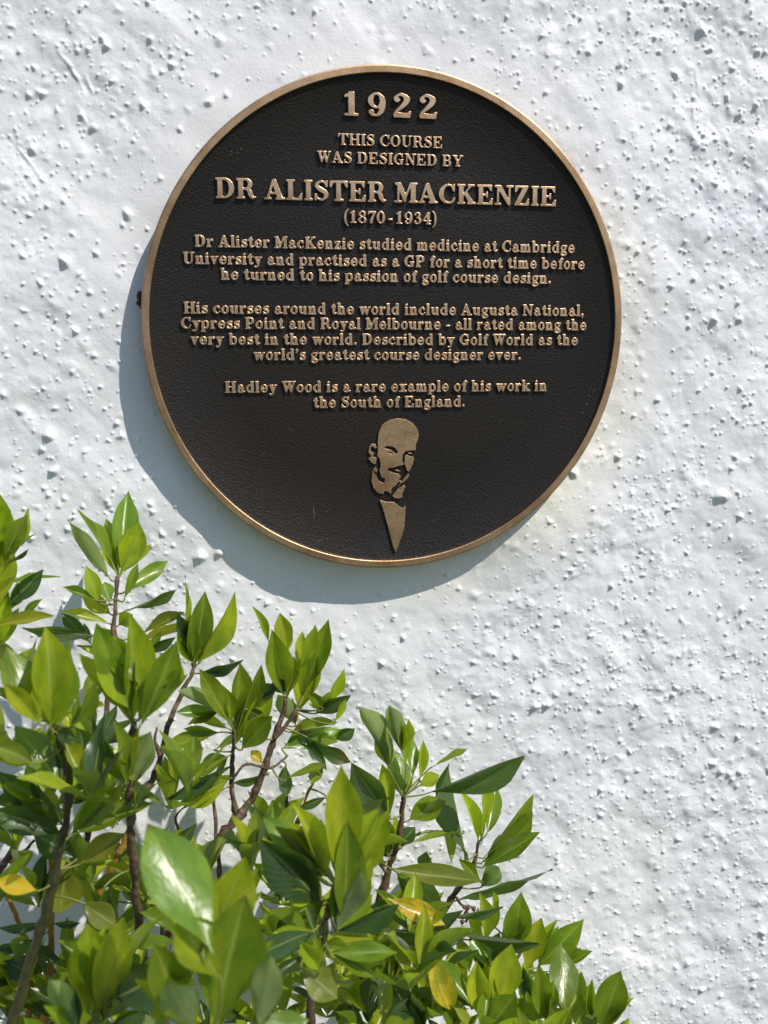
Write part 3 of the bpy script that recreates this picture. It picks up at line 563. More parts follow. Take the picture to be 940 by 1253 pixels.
GL = {'(': g_lp, ')': g_rp, '-': g_hy, '.': g_pt, ',': g_cm, "'": g_ap}
for ch in '12908734ABCDEGHIKLMNOPRSTUVWYZabcdefghiklmnoprstuvwxyz': GL[ch] = globals()['g_'+ch]
GC = {}
def glyph(ch, fine):
    if (ch, fine) not in GC:
        st = 0.018 if fine else 0.03
        g = Mask(-0.12, 1.25, -0.36, 1.2, st); adv = GL[ch](g)
        GC[(ch, fine)] = (g.loops(1, 0.005 if fine else 0.010, True), adv)
    return GC[(ch, fine)]

FY = 0.0040                      # how far the dark field lies behind the rim's front
plaque = empty('bronze_plaque', (0, 0, ZC))
tag(plaque, 'round dark bronze plaque with golden rim and raised lettering on the white wall', 'plaque')
def relief(name, loops, depth, bev, mat, base=FY, front=None):
    # raised piece standing on the dark field, edges softly rounded; loops in plaque metres (x, z)
    cu = bpy.data.curves.new('t', 'CURVE'); cu.dimensions = '2D'; cu.fill_mode = 'BOTH'
    for L in loops:
        s = cu.splines.new('POLY'); s.points.add(len(L)-1)
        s.points.foreach_set('co', np.column_stack([L, np.zeros(len(L)), np.ones(len(L))]).ravel()); s.use_cyclic_u = True
    cu.extrude = depth/2-bev*0.5; cu.bevel_depth = bev; cu.bevel_resolution = 1; cu.offset = -bev*0.8
    tmp = bpy.data.objects.new('t', cu); C.objects.link(tmp)
    dg = bpy.context.evaluated_depsgraph_get(); me = bpy.data.meshes.new_from_object(tmp.evaluated_get(dg))
    bpy.data.objects.remove(tmp); bpy.data.curves.remove(cu)
    n = len(me.vertices); co = np.empty(n*3, np.float32); me.vertices.foreach_get('co', co); co = co.reshape(-1, 3)
    yf = base-depth
    ctr = np.array([(co[:,0].min()+co[:,0].max())/2, 0, (co[:,1].min()+co[:,1].max())/2])
    out = np.column_stack([co[:,0], -co[:,2]+(base+0.0004-depth/2-0.0), co[:,1]])-ctr
    me.vertices.foreach_set('co', out.astype(np.float32).ravel()); me.update(); me.name = name
    o = link(name, me, mat, plaque); o.location = ctr
    me.materials.append(M_side); nr = np.empty(len(me.polygons)*3, np.float32); me.polygons.foreach_get('normal', nr)
    me.polygons.foreach_set('material_index', (np.abs(nr.reshape(-1, 3)[:,1]) < 0.25).astype(np.int32))
    return o
import re
LINES = [ # text, baseline left px, baseline right px, cap height m, per-letter, track
 ('1922', (417,141), (533,144), 0.0200, True, .25),
 ('THIS COURSE', (414,177), (542,181), 0.0098, True, .05),
 ('WAS DESIGNED BY', (389,199), (567,203), 0.0098, True, .05),
 ('DR ALISTER MACKENZIE', (263,243), (681,251), 0.0172, True, .05),
 ('(1870-1934)', (421,272), (535,275), 0.0106, True, .05),
 ('Dr Alister MacKenzie studied medicine at Cambridge', (239,302), (705,309), 0.0100, False, .06),
 ('University and practised as a GP for a short time before', (226,323), (718,329), 0.0100, False, .06),
 ('he turned to his passion of golf course design.', (271,343), (676,346), 0.0100, False, .06),
 ('His courses around the world include Augusta National,', (225,384), (716,386), 0.0100, False, .06),
 ('Cypress Point and Royal Melbourne - all rated among the', (223,402), (720,404), 0.0100, False, .06),
 ('very best in the world. Described by Golf World as the', (233,421), (708,423), 0.0100, False, .06),
 ("world's greatest course designer ever.", (311,440), (639,441), 0.0100, False, .06),
 ('Hadley Wood is a rare example of his work in', (276,480), (671,479), 0.0100, False, .06),
 ('the South of England.', (385,499), (571,498), 0.0100, False, .06)]
for txt, pl, pr, cap, single, trk in LINES:
    a = pxy(*pl); b = pxy(*pr); base = (a[1]+b[1])/2; wid = b[0]-a[0]
    adv = []; x = 0
    for ch in txt:
        if ch == ' ': x += .36; adv.append(None); continue
        if txt[0] == '(' and ch == '-': x += .14
        L, w1 = glyph(ch, single); adv.append((L, x)); x += w1+trk
        if txt[0] == '(' and ch == '-': x += .14
    x -= trk; sx = wid/x
    items = []
    cur = []; curt = ''
    for ch, it in zip(txt, adv):
        if it is None:
            if cur: items.append((curt, cur)); cur = []; curt = ''
            continue
        LL = [np.column_stack([(l[:,0]+it[1])*sx-wid/2, l[:,1]*cap+base]) for l in it[0]]
        if single: items.append((ch, LL))
        else: cur += LL; curt += ch
    if cur: items.append((curt, cur))
    for t, LL in items:
        o = relief('letter' if single else 'word', LL, 0.0030 if single else 0.0026, 0.0005 if single else 0.00034, M_let)
        o['label'] = ('raised golden character reading ' if single else 'raised golden word reading ')+t

# portrait of the bald man with a moustache, cast in relief
def crop(P): return [((x/6.594+430), (y/6.594+500)) for x, y in P]
def portrait(name, adds, subs, again=()):
    s = 0.35
    g = Mask(440, 520, 505, 685, s)
    for P in adds: g.poly(crop(P))
    for P in subs: g.poly(crop(P), 0.0)
    for P in again: g.poly(crop(P))
    L = g.loops(1, 0.10)
    return relief(name, [np.array([pxy(x, y) for x, y in l]) for l in L], 0.0026, 0.00016, M_rimface)
M_rimface = M_rim
portrait('portrait_head', [
 [(215,270),(222,200),(250,130),(300,95),(370,80),(440,88),(500,120),(535,165),(548,210),(540,250),(525,290),(524,338),(470,345),(430,352),(422,400),(428,440),(436,462),(390,462),(340,478),(300,482),(298,505),(340,520),(385,530),(405,548),(385,578),(410,590),(440,548),(458,528),(472,536),(462,560),(430,592),(405,604),(385,628),(335,655),(322,690),(300,672),(270,665),(262,692),(215,682),(180,640),(165,580),(172,505),(195,530),(222,585),(262,602),(270,578),(240,545),(230,500),(238,450),(232,405),(212,385),(218,330)],
 [(431,374),(498,378),(510,402),(500,445),(482,488),(464,514),(446,494),(437,464),(431,430)],
 [(345,690),(375,650),(425,616),(442,630),(418,680),(412,690),(418,712),(390,730),(350,722),(330,705)],
 [(138,402),(165,388),(205,398),(212,425),(195,452),(165,438)],
 [(150,300),(168,284),(198,292),(210,318),(196,326),(178,306),(160,312),(158,345),(184,358),(186,380),(160,384),(140,352)],
 [(172,492),(200,474),(214,494),(208,520),(190,508)]],
 [[(266,312),(284,303),(318,303),(352,316),(376,342),(374,362),(362,366),(342,350),(318,334),(284,326)],
  [(296,350),(330,352),(352,362),(330,368),(304,362)],
  [(428,350),(470,340),(528,338),(522,354),(502,368),(494,390),(474,388),(456,374),(432,380)],
  [(388,592),(402,598),(372,634),(344,652),(332,682),(322,664),(334,642),(362,622)],
  [(205,400),(226,440),(236,476),(226,500),(214,470),(204,440)],[(262,560),(276,566),(268,604),(250,600)],
  [(298,482),(330,489),(362,471),(400,466),(430,450),(448,482),(446,514),(424,542),(402,528),(372,512),(340,508),(304,510)],
  [(415,372),(431,368),(434,400),(431,444),(417,434)]],
 [[(456,358),(484,356),(496,366),(470,370)],[(300,342),(330,346),(344,356),(318,356)],[(352,492),(388,500),(398,512),(366,508)]])
portrait('portrait_shirt_front', [[(230,738),(280,755),(350,757),(375,780),(410,805),(441,785),(436,900),(428,980),(395,1070),(362,1165),(340,1120),(300,960),(255,800)]], [])

# the body of the plaque
RI = 0.2178
prof = [(RI, FY+0.0004), (RI, 0.0013), (RI+0.00025, 0.0004), (RI+0.0008, 0.0), (RP-0.0014, 0.0), (RP-0.0004, 0.0004), (RP, 0.0014), (RP, 0.0135), (RP-0.002, 0.0145), (RI, 0.0145), (RI, FY+0.0004)]
rim = link('golden_rim', lathe('golden_rim', prof, 300, True), M_rim, plaque)
rim.data.polygons.foreach_set('use_smooth', [False]*len(rim.data.polygons))
n = 256; v = []; f = []
for k, (r, y) in enumerate([(0.0, FY), (0.08, FY), (0.15, FY), (RI-0.0012, FY), (RI-0.0002, FY-0.0006)]):
    if k == 0: v.append((0, y, 0)); continue
    v += [(r*math.cos(2*math.pi*i/n), y, r*math.sin(2*math.pi*i/n)) for i in range(n)]
for i in range(n):
    j = (i+1) % n; f.append((0, 1+j, 1+i))
    for q in range(3): f.append((1+q*n+i, 1+q*n+j, 1+(q+1)*n+j, 1+(q+1)*n+i))
o = len(v); v.append((0, 0.0135, 0)); v += [((RI-0.0002)*math.cos(2*math.pi*i/n), 0.0135, (RI-0.0002)*math.sin(2*math.pi*i/n)) for i in range(n)]
for i in range(n): f.append((o, o+1+i, o+1+(i+1) % n))
face = link('dark_face', mesh('dark_face', v, f), M_field, plaque)
for o_ in (rim, face): o_.scale = (1, 1, 1.016); o_.location.z = 0.0013      # disc stretched slightly in height and raised to fit the camera view
for a in (40, 140, 220, 320):
    sp_ = link('spacer', lathe('spacer', [(0.0, 0.0146), (0.007, 0.0146), (0.007, 0.030), (0.0, 0.030)], 20), M_steel, plaque)
    sp_.location = (0.19*math.cos(math.radians(a)), 0, 0.19*math.sin(math.radians(a)))

# fine scratches and specks on the dark face
v = []; f = []
M_scr = mat_simple('scratched_metal', [(0.3,(0.10,0.075,0.05)),(0.7,(0.26,0.21,0.16))], 300, 0.5, 0.2)
def sliver(x1, y1, x2, y2, wd):
    a = pxy(x1, y1); b = pxy(x2, y2); d = Vector((b[0]-a[0], b[1]-a[1])); n_ = Vector((-d.y, d.x)).normalized()*wd; o0 = len(v)
    m_ = ((a[0]+b[0])/2, (a[1]+b[1])/2)
    v.extend([(a[0], FY-0.00006, a[1]), (m_[0]+n_.x, FY-0.00006, m_[1]+n_.y), (b[0], FY-0.00006, b[1]), (m_[0]-n_.x, FY-0.00006, m_[1]-n_.y)])
    f.append((o0, o0+1, o0+2, o0+3))
for q_ in [(383,617,386,634,.00022),(386,625,384,640,.00016),(386,665,398,660,.0002),(318,560,326,553,.00018),(400,628,404,622,.00015),(528,640,540,634,.00012),(300,640,312,628,.0001),(560,600,580,612,.0001),(350,520,362,530,.0001),(610,520,616,512,.0001)]: sliver(*q_)
for k in range(70):
    a = rnd.uniform(0, 6.28); rr_ = RI*math.sqrt(rnd.random())*0.97; x, y = 468+300*rr_/RP*math.cos(a), 387+305*rr_/RP*math.sin(a)
    sliver(x, y, x+rnd.uniform(.4,1.1), y+rnd.uniform(-.5,.5), .00025*rnd.uniform(.5,1))
for x, y in [(728,478),(724,475),(722,484),(719,494),(715,505),(290,185),(283,184),(294,181),(281,188)]: sliver(x, y, x+1.6, y+.4, .0005)
sc_ = link('scratch_marks', mesh('scratch_marks', v, f, False), M_scr, plaque)

# clump of dirt tucked behind the plaque's left edge
def blob(name, c, rx, ry, rz, amp, mat, seed, nu=18, nv=12):
    r = random.Random(seed); v = []; f = []
    ph = [(r.uniform(1,4), r.uniform(1,4), r.uniform(0,6)) for _ in range(5)]
    for j in range(nv+1):
        t = math.pi*j/nv
        for i in range(nu):
            u = 2*math.pi*i/nu
            k = 1+amp*sum(math.sin(round(a)*u+round(b)*t*2+p) for a, b, p in ph)/2.2*math.sin(t)
            v.append((rx*k*math.sin(t)*math.cos(u), ry*k*math.sin(t)*math.sin(u), rz*k*math.cos(t)))
    for j in range(nv):
        for i in range(nu): f.append((j*nu+i, j*nu+(i+1)%nu, (j+1)*nu+(i+1)%nu, (j+1)*nu+i))
    o = link(name, mesh(name, v, f), mat); o.location = c; return o
q = at(173.5, 367, -0.016); tag(blob('dirt_clump', q, 0.0045, 0.005, 0.0075, 0.35, M_dirt, 3), 'small brown clump of dirt caught behind the left edge of the plaque', 'dirt clump')

# loose cobweb threads hanging in the plaque's shadow
V = []; Fc = []
for (xa, ya, xb, yb) in [(392,724,452,690),(398,712,425,696),(410,706,418,712),(420,716,440,699),(404,700,432,706)]:
    a = at(xa, ya, -0.019); b = at(xb, yb, -0.012); m_ = a.lerp(b, 0.5)+Vector((0, -0.002, -0.0012))
    v, f = tube([a, m_, b], [0.00013]*3, 4); o0 = len(V); V += v; Fc += [tuple(i+o0 for i in q_) for q_ in f]
M_web = mat_simple('pale_silk', [(0.3,(0.55,0.55,0.55)),(0.7,(0.8,0.8,0.8))], 50, 0.4, 0.0)
o_ = at(420, 708, -0.016); tag(link('cobweb', mesh('cobweb', V, Fc), M_web), 'few loose cobweb threads hanging in the shadow under the plaque', 'cobweb')

# ---------------------------------------------------------------- shrub
def leaf_mesh(i):
    r = random.Random(100+i); nv, nu = 14, 6
    fold = r.uniform(0.06, 0.20) if i < 5 else r.uniform(0.12, 0.40); bend = r.uniform(-0.05, 0.05) if i < 9 else r.uniform(-0.18, 0.22); twist = r.uniform(-0.5, 0.5); wav = r.uniform(0, 0.022)
    side = r.uniform(-0.05, 0.05); pk = r.uniform(0.50, 0.60); ph = r.uniform(0, 6)
    v = []; f = []; uv = []
    for j in range(nv+1):
        t = j/nv
        if t < 0.06: hw = 0.020
        else:
            s = (t-0.06)/0.94
            hw = 0.020+0.48*(math.sin(math.pi*min(1, s**(math.log(0.5)/math.log(pk))))**0.95)
            if s > 0.8: hw *= 1-0.35*((s-0.8)/0.2)
        if j == nv: hw = 0.004
        zc = bend*(t*t-t*0.3) ; xc = side*math.sin(math.pi*t)
        a = twist*(t-0.5)
        for k in range(nu+1):
            u = k/nu*2-1; x = u*hw; z = fold*abs(u)**1.4*hw+wav*math.sin(14*t+ph+(2 if u > 0 else 0))*u*u
            v.append((xc+x*math.cos(a)-z*math.sin(a), t, zc+x*math.sin(a)+z*math.cos(a))); uv.append((k/nu, t))
    for j in range(nv):
        for k in range(nu): f.append((j*(nu+1)+k, j*(nu+1)+k+1, (j+1)*(nu+1)+k+1, (j+1)*(nu+1)+k))
    me = mesh('leaf', v, f); L = me.uv_layers.new(name='UVMap')
    for lp in me.loops: L.data[lp.index].uv = uv[lp.vertex_index]
    me.materials.append(M_leaf); return me
NLM = 20
LM = [leaf_mesh(i) for i in range(NLM)]
shrub = empty('evergreen_shrub', (-0.2, -0.25, 0))
tag(shrub, 'glossy green leafy shrub with a few yellow leaves growing below the plaque', 'shrub')
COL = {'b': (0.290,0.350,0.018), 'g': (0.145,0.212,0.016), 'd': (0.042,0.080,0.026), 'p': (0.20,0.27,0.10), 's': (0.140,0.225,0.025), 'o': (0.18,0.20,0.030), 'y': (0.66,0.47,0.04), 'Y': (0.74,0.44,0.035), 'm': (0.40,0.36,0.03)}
PLAN = []
def leaf3(b, t, width, nrm, key, extra=False, flat=False):
    y = t-b; L = y.length; y.normalize(); z = (nrm-y*nrm.dot(y))
    if z.length < 1e-4: z = Vector((0,-1,0.1))
    z.normalize(); x = y.cross(z)
    width *= 0.88
    Mx = Matrix((x*width, y*L, z*L)).transposed().to_4x4(); Mx.translation = b
    c = COL[key]; k = rnd.uniform(0.8, 1.25); g = rnd.uniform(0.90, 1.10)
    PLAN.append((L*width/((b+t)/2-CAM).length**2*(0.4 if extra else 1), Mx, (c[0]*k*g, c[1]*k, c[2]*k, 1), key, rnd.randrange(5 if key == 's' else 9 if flat else NLM)))
def build_leaves():
    PLAN.sort(key=lambda p_: -p_[0])
    for _, Mx, c, key, m in PLAN[:298]:
        o = bpy.data.objects.new('leaf', LM[m]); C.objects.link(o); o.parent = shrub
        o.matrix_parent_inverse = Matrix.Translation(-shrub.location); o.matrix_basis = Mx; o.color = c
        if key in 'yYm': o['label'] = 'yellowing leaf'
    joined('inner_leaves', [(Mx, c, m) for _, Mx, c, key, m in PLAN[298:]])
UVT = np.array([(k/6, j/14) for j in range(15) for k in range(7)], np.float32)
def joined(name, items):
    V = []; Fc = []; CC = []; n0 = 105
    lc = [np.array([v_.co for v_ in me.vertices]) for me in LM]; lf = np.array([list(p_.vertices) for p_ in LM[0].polygons])
    for i, (Mx, c, m) in enumerate(items):
        A = np.array(Mx); V.append(lc[m]@A[:3,:3].T+A[:3,3]-np.array(shrub.location)); Fc.append(lf+i*n0); CC.append(np.tile(np.array(c), (n0, 1)))
    V = np.vstack(V); Fc = np.vstack(Fc); CC = np.vstack(CC)
    me = mesh(name, V.tolist(), Fc.tolist()); L = me.uv_layers.new(name='UVMap')
    vi = np.empty(len(me.loops), np.int32); me.loops.foreach_get('vertex_index', vi)
    L.data.foreach_set('uv', UVT[vi % n0].ravel())
    at_ = me.attributes.new('leaf_colour', 'FLOAT_COLOR', 'POINT'); at_.data.foreach_set('color', CC.astype(np.float32).ravel())
    o = link(name, me, M_leafj, shrub); o['kind'] = 'stuff'
def leafp(bx, by, tx, ty, wpx, d, key='g', dt=None, side=None):
    dt = d+rnd.uniform(-0.006, 0.012) if dt is None else d+dt
    b = at(bx, by, d); t = at(tx, ty, dt); zc = ((b+t)/2-CAM).length
    L = (t-b).length; wa = wpx*zc/F_PX; full = max((0.27 if wa < 0.27*L else 0.34)*L, wa)
    if key == 's':
        hv = (SUN+(CAM-(b+t)/2).normalized()).normalized()
        t = min((at(tx, ty, d+k*0.004) for k in range(-20, 21)), key=lambda q_: abs((q_-b).normalized().dot(hv))); L = (t-b).length
    view = (CAM-(b+t)/2).normalized(); y = (t-b).normalized()
    z0 = (view-y*view.dot(y)).normalized(); roll = math.acos(min(1, wa/full))
    if side is None:
        side = 1 if (y.cross(z0)).dot(SUN) < 0 else -1      # turn the visible face to the sun
        if key in 'dp': side = -side
    roll = max(roll, 0.15)*side
    z = z0*math.cos(roll)-y.cross(z0)*math.sin(roll)
    if key == 'p': z = -z
    if key == 's': z = (SUN+view).normalized()
    leaf3(b, t, full, z, key, flat=(abs(roll) > 0.7)); BASES.append((b, (t-b).normalized()))
    # its neighbours in the whorl, behind it
    if wpx > 12 and key not in 'yYm' and wa > 0.27*L:
        for _ in range(rnd.choice((1, 2, 2, 3))):
            sg = rnd.choice((-1, 1)); y2 = (Matrix.Rotation(sg*rnd.uniform(0.2, 0.5), 3, view)@y); y2 = (y2-view*rnd.uniform(0.05, 0.45)).normalized()
            t2 = b+y2*L*rnd.uniform(0.55, 0.8); b2 = b-view*0.004
            t2.y = min(t2.y, -0.01)
            w2 = (t2-b2).length*rnd.uniform(0.28, 0.36)
            z2 = (view*rnd.uniform(0.3, 1)+Vector((rnd.uniform(-.6,.6), 0, rnd.uniform(-.2,.9)))).normalized()
            leaf3(b2, t2, w2, z2, rnd.choice('bbggd' if key != 'b' else 'bbbg'), True)

LEAVES = {}; BASES = []; NODES = []
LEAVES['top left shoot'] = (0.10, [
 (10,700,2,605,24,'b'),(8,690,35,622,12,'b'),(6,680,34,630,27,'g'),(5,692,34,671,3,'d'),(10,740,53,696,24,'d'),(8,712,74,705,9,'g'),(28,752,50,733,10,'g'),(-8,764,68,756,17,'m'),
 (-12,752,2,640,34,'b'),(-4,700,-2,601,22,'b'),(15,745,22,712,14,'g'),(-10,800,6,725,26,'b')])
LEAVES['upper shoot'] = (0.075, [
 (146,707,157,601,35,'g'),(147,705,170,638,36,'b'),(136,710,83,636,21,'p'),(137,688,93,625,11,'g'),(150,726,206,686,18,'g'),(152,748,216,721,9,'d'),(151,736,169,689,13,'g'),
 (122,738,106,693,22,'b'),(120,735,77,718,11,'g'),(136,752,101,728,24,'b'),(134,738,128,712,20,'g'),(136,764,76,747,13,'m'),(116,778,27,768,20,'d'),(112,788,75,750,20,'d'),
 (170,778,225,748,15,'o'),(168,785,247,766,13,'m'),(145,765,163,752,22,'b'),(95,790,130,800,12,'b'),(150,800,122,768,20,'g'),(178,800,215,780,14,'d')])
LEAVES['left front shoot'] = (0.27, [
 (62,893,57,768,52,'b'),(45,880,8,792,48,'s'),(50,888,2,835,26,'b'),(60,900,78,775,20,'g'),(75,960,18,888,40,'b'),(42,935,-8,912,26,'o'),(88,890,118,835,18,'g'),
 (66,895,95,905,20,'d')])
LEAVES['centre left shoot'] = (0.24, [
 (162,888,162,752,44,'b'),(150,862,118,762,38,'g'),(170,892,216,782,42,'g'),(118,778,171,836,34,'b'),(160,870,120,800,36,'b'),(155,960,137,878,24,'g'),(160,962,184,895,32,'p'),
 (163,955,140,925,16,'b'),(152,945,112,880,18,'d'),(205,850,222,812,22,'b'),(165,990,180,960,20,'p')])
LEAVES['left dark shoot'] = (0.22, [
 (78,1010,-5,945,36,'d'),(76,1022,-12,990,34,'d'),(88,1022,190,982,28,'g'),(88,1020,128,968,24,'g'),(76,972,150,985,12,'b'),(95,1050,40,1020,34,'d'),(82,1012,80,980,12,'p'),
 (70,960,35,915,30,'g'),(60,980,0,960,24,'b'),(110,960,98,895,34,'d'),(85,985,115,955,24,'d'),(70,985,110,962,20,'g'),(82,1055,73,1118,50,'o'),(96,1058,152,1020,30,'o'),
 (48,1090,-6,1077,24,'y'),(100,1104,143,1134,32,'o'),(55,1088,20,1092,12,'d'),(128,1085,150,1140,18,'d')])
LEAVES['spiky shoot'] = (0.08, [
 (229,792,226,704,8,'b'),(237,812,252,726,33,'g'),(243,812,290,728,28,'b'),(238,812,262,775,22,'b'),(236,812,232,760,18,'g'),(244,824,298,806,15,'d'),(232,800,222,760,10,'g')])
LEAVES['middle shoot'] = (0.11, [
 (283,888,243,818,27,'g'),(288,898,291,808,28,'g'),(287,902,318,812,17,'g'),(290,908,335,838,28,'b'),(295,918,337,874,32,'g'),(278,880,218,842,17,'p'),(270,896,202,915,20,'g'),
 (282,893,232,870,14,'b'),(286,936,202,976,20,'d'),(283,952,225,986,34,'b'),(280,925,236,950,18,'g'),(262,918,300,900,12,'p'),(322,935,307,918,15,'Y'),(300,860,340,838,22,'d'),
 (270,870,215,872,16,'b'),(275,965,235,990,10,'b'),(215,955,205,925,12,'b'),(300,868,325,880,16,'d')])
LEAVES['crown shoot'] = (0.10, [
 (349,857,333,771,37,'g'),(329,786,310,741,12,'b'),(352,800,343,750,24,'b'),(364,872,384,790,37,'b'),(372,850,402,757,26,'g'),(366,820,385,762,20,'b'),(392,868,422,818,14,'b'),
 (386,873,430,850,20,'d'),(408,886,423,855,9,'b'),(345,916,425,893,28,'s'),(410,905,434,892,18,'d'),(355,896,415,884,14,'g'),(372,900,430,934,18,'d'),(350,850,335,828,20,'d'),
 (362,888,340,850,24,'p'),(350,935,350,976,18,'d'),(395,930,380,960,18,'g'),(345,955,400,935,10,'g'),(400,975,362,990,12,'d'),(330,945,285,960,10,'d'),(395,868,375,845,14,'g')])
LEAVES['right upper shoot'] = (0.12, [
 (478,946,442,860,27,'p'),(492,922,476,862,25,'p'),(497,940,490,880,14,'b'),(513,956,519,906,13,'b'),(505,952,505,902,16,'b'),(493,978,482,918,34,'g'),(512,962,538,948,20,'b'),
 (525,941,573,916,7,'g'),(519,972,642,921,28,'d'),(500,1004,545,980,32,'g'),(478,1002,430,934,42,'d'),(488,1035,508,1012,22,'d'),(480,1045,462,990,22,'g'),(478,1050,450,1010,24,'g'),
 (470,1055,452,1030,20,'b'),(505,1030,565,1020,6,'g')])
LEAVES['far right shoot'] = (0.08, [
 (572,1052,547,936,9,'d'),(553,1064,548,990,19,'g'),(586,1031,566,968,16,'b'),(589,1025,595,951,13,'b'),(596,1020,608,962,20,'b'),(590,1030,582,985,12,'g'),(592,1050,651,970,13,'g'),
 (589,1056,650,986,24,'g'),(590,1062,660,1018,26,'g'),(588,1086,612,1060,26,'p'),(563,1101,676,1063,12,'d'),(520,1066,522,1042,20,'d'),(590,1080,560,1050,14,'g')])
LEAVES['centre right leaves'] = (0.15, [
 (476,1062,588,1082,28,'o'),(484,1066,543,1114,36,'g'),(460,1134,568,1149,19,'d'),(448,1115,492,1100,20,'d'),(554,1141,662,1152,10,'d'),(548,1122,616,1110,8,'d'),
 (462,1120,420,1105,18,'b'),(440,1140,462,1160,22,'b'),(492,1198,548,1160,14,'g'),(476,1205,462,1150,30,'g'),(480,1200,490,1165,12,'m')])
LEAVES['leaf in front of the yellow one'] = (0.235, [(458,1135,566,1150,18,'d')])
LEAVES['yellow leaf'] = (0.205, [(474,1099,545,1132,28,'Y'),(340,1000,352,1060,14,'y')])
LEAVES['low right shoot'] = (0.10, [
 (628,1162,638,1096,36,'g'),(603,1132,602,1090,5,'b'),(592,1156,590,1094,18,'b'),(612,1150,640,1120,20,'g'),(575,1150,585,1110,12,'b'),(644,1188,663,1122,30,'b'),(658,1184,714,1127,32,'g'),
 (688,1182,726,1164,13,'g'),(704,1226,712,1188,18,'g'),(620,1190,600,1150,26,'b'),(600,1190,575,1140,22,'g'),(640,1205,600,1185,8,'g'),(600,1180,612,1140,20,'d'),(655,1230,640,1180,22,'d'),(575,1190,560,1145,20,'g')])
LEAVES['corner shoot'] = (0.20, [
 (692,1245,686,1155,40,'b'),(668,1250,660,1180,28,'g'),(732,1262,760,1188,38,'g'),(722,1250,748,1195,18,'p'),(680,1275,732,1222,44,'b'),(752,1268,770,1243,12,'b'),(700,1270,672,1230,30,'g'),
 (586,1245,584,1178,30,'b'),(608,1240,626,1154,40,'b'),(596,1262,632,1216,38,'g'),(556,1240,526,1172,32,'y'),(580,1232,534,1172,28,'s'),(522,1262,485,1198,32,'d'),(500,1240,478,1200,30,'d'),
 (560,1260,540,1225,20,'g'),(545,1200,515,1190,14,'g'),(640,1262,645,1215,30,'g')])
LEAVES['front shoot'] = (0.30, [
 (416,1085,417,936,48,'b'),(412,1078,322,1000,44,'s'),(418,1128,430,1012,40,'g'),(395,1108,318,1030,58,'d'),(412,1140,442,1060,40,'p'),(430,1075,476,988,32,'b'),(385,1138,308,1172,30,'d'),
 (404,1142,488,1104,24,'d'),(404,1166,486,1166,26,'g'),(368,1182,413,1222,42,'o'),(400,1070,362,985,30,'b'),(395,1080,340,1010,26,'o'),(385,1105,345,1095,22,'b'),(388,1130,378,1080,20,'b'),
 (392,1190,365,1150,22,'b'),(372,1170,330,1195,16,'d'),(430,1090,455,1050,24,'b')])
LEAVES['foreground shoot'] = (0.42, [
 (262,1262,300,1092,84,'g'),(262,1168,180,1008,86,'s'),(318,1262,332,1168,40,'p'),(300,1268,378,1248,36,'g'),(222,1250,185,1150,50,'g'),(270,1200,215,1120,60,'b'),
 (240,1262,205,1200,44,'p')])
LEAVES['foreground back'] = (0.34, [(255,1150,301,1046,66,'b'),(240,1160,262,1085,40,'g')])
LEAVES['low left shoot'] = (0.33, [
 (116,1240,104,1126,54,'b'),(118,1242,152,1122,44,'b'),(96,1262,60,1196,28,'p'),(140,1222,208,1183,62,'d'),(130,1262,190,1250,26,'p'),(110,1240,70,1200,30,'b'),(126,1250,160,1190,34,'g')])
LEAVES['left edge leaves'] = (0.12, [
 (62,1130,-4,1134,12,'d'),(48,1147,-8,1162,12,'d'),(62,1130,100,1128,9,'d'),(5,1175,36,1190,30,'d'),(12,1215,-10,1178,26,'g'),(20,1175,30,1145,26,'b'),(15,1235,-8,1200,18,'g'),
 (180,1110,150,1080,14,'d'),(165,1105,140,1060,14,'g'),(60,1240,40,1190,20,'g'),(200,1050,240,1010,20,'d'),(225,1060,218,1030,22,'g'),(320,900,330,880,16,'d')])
def clusterleaves():
    for nm, (d, L) in LEAVES.items():
        for it in L:
            bx, by, tx, ty, wp, key = it
            if key in 'bg' and wp > 15 and rnd.random() < 0.16: key = 's'
            leafp(bx, by, tx, ty, wp, d+rnd.uniform(-0.012, 0.012), key)
clusterleaves()

# stems and twigs
def stempx(pts, d0, d1, r0, r1, mat, name='stem', ground=False, knots=0.25):
    n = len(pts); P = [at(x, y, d0+(d1-d0)*i/(n-1)) for i, (x, y) in enumerate(pts)]
    Rr = [r0+(r1-r0)*i/(n-1) for i in range(n)]
    if ground:
        g = Vector((-0.2+(P[0].x+0.2)*0.45, -0.25+(P[0].y+0.25)*0.4, -0.02))
        dn = (P[0]-P[1]).normalized()*0.12; dn.z = min(dn.z, -0.08)
        P = [g, g.lerp(P[0]+dn, 0.6), P[0]+dn*0.6]+P; Rr = [r0*1.5, r0*1.3, r0*1.1]+Rr
    for i in range(len(P)-1):
        for k in range(8): NODES.append(P[i].lerp(P[i+1], k/8))
    NODES.append(P[-1])
    P = [p-shrub.location for p in P]
    v, f = tube(P, Rr, 8, knots)
    return link(name, mesh(name, v, f), mat, shrub)
K = 0.0007
stempx([(12,1262),(38,1175),(58,1110),(72,1050),(82,1000),(84,960),(72,900),(62,880)],0.20,0.26,5.5*K,3*K,M_olive,ground=True)
stempx([(52,1262),(62,1190),(62,1120),(63,1050),(66,1000)],0.10,0.12,4.5*K,3*K,M_orange,ground=True)
stempx([(35,1262),(36,1170),(22,1125),(8,1095)],0.08,0.09,3.5*K,2.5*K,M_orange)
stempx([(95,1262),(105,1150),(122,1095),(140,1055),(150,1035),(163,1000)],0.09,0.11,4.5*K,3*K,M_orange,ground=True)
stempx([(176,1262),(174,1165),(166,1100),(163,1050),(160,1000),(161,930),(163,885)],0.16,0.24,6*K,3*K,M_bark,ground=True)
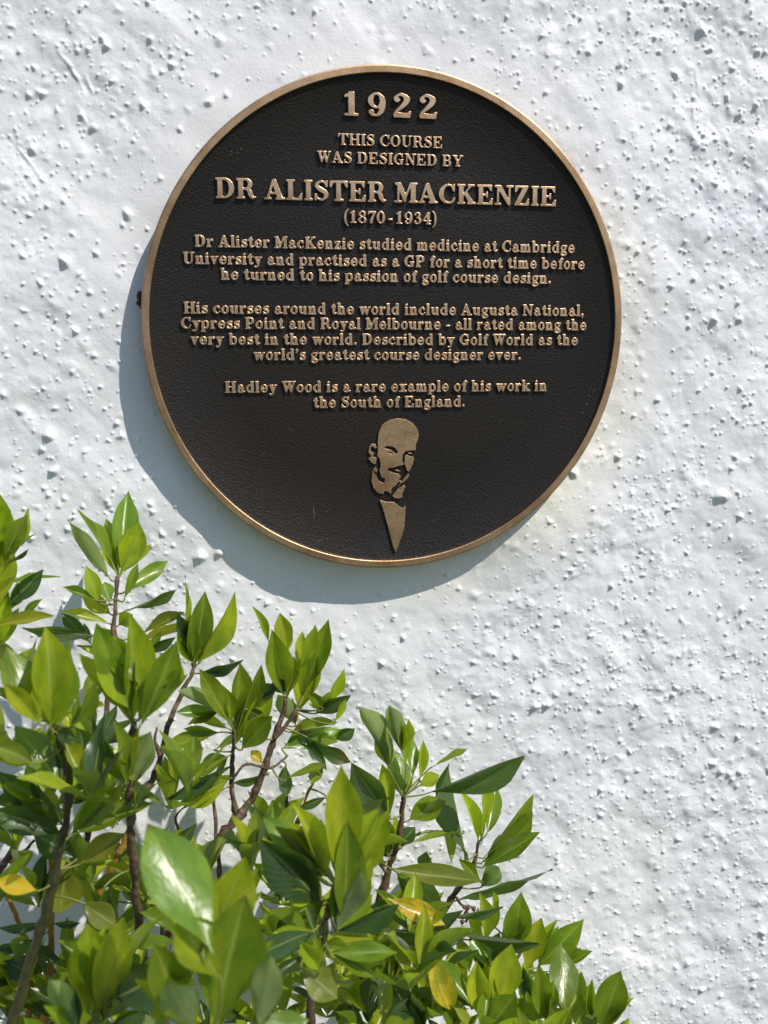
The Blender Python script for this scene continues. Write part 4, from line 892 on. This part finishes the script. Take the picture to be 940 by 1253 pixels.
stempx([(200,1262),(205,1110),(222,1072),(265,1030),(292,1000),(310,975),(325,935),(335,905),(347,870),(350,855)],0.09,0.10,7*K,2.5*K,M_bark,ground=True)
stempx([(335,905),(352,885),(363,868)],0.10,0.10,3*K,2*K,M_bark)
stempx([(290,1005),(284,960),(285,920),(287,898)],0.09,0.11,4*K,2*K,M_bark)
stempx([(284,955),(302,935),(330,940),(352,925)],0.10,0.10,2*K,1.2*K,M_bark,'twig')
stempx([(160,985),(185,955),(195,930),(205,890),(222,850),(235,825),(237,810)],0.12,0.08,4.5*K,2.2*K,M_bark)
stempx([(196,925),(190,905),(192,890)],0.12,0.12,2.5*K,1*K,M_bark,'twig')
stempx([(265,1030),(262,985),(255,955),(245,935)],0.09,0.08,2.5*K,1.5*K,M_bark,'twig')
stempx([(265,1030),(268,1058),(270,1100)],0.09,0.09,3*K,2.5*K,M_bark,'twig')
stempx([(118,950),(124,910),(132,860),(138,800),(140,760),(144,705)],0.10,0.075,4*K,2.2*K,M_bark)
stempx([(105,1035),(112,1000),(118,950)],0.10,0.10,4*K,4*K,M_bark)
stempx([(0,1062),(12,1045),(25,1015),(40,985)],0.07,0.07,5*K,3*K,M_bark)
stempx([(12,1055),(30,1042),(42,1028)],0.07,0.07,3*K,1.5*K,M_bark,'twig')
stempx([(-15,1262),(-10,1120),(0,1062)],0.08,0.07,6*K,5*K,M_bark,ground=True)
stempx([(425,1270),(437,1215),(450,1160),(463,1110),(475,1065),(487,1030),(493,985),(494,975)],0.10,0.12,5.5*K,3*K,M_bark,ground=True)
stempx([(487,1040),(508,1022),(535,1017),(568,1020)],0.12,0.10,2*K,1*K,M_green,'twig')
stempx([(474,1068),(458,1045),(455,1010)],0.12,0.13,2.5*K,1.5*K,M_bark,'twig')
stempx([(515,1262),(520,1180),(535,1130),(556,1095),(572,1070),(580,1058),(586,1030)],0.07,0.08,5*K,2.2*K,M_bark,ground=True)
stempx([(380,1262),(384,1190),(396,1150),(400,1120),(412,1085)],0.24,0.30,5*K,3*K,M_bark,ground=True)
stempx([(262,1330),(262,1300),(262,1275),(262,1258)],0.39,0.415,4*K,3*K,M_green,ground=True)
stempx([(116,1300),(117,1262),(117,1238)],0.32,0.33,4*K,3*K,M_green,ground=True)
stempx([(600,1300),(610,1240),(625,1190),(640,1160)],0.09,0.10,4*K,2*K,M_green,ground=True)
stempx([(690,1300),(690,1265),(690,1240)],0.19,0.20,4*K,3*K,M_green,ground=True)
stempx([(350,975),(352,1000),(350,1040),(340,1100)],0.07,0.08,3*K,3.5*K,M_bark)
stempx([(372,985),(362,1010),(352,1040)],0.08,0.08,2*K,2*K,M_bark,'twig')
stempx([(385,955),(375,975),(365,1010)],0.09,0.08,1.6*K,1.6*K,M_orange,'twig')
stempx([(240,975),(235,955),(232,935)],0.08,0.08,1.5*K,1*K,M_orange,'twig')
stempx([(225,1030),(215,1000),(230,985)],0.07,0.07,1.5*K,1*K,M_bark,'twig')
def stalks():
    V = []; Fc = []
    for b, dr in BASES:
        q = min(NODES, key=lambda n_: (n_-b).length+0.3*max(0, n_.z-b.z)); L = (q-b).length
        if L > 0.04: continue
        P = [q, q.lerp(b, 0.5)-dr*L*0.08, b, b+dr*0.004]
        v, f = tube([p_-shrub.location for p_ in P], [0.0009, 0.0008, 0.0007, 0.0004], 5, 0.0); o0 = len(V)
        V += v; Fc += [tuple(i+o0 for i in q_) for q_ in f]
    o = link('leaf_stalks', mesh('leaf_stalks', V, Fc), M_green, shrub); o['kind'] = 'stuff'
stalks()
stempx([(558,1098),(566,1108),(573,1118),(570,1128)],0.085,0.085,2*K,1.5*K,M_bark,'twig')
stempx([(566,1108),(580,1112),(577,1126)],0.085,0.085,1.5*K,1*K,M_bark,'twig')
# dried seed heads by the right hand shoot
for x, y in ((570,1118),(576,1126),(566,1128),(573,1110),(580,1112)):
    o = blob('dry_seed_capsule', at(x, y, 0.085)-shrub.location, 0.0021, 0.0021, 0.0025, 0.25, M_bark, x, 10, 8); o.parent = shrub

# inner leaves that fill the depth of the shrub
OUT = [(-40,760),(60,800),(130,830),(215,880),(300,930),(420,980),(480,1040),(560,1110),(640,1180),(720,1240),(780,1300)]
def top(x):
    for (xa, ya), (xb, yb) in zip(OUT, OUT[1:]):
        if xa <= x <= xb: return ya+(yb-ya)*(x-xa)/(xb-xa)
    return 9999
def rosette(cx, cy, d, n, size, keys):
    a0 = rnd.uniform(0, 6); b = at(cx, cy, d)
    for k in range(n):
        a = a0+k*2.4+rnd.uniform(-.3,.3); el = rnd.uniform(0.25, 1.25)
        dirv = Vector((math.cos(a)*math.cos(el), math.sin(a)*math.cos(el), math.sin(el)))
        if b.y+dirv.y*size > -0.01: dirv.y = -abs(dirv.y)*0.5
        s = size*rnd.uniform(0.75, 1.1); t = b+dirv*s
        leaf3(b, t, s*rnd.uniform(0.30, 0.38), Vector((rnd.uniform(-.3,.3), rnd.uniform(-.3,.3), 1)) if el < 0.9 else Vector((-dirv.x,-dirv.y,0.3)), rnd.choice(keys))
c = 0
FILL = [(20,860),(100,870),(50,1000),(130,1010),(20,1040),(105,1080),(210,990),(250,1080),(150,1150),(330,1040),(300,1110),(360,1060),(440,1040),(430,1180),(340,1230),(480,1160),(520,1210),(560,1240),(640,1240),(60,1250),(200,1230),(400,1245),(450,1240),(610,1210)]
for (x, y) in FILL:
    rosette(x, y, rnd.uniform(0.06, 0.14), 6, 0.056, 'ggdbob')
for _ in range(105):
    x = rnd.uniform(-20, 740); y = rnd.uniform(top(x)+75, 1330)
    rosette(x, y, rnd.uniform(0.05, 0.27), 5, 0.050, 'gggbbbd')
print('leaves', len(PLAN)); build_leaves()
# the mass of leaves lower down, below the picture, as one part
def lower():
    it = []
    for _ in range(900):
        x = rnd.uniform(-0.62, 0.36); z = rnd.uniform(0.12, 0.74-max(0, (x+0.05))*0.45); y = -rnd.uniform(0.06, 0.46)
        q = at(470, 1253, -y); zlim = q.z-0.05-max(0,(x))*0.2
        if z > zlim: continue
        sz = rnd.uniform(0.04, 0.065)
        R_ = Matrix.Rotation(rnd.uniform(0, 6.28), 4, 'Z')@Matrix.Rotation(rnd.uniform(0.1, 1.3), 4, 'X')@Matrix.Diagonal((sz*0.35, sz, sz, 1))
        k = rnd.uniform(0.7, 1.3); it.append((Matrix.Translation((x, y, z))@R_, (0.11*k, 0.165*k, 0.014, 1), rnd.randrange(NLM)))
    joined('lower_foliage', it)
lower()
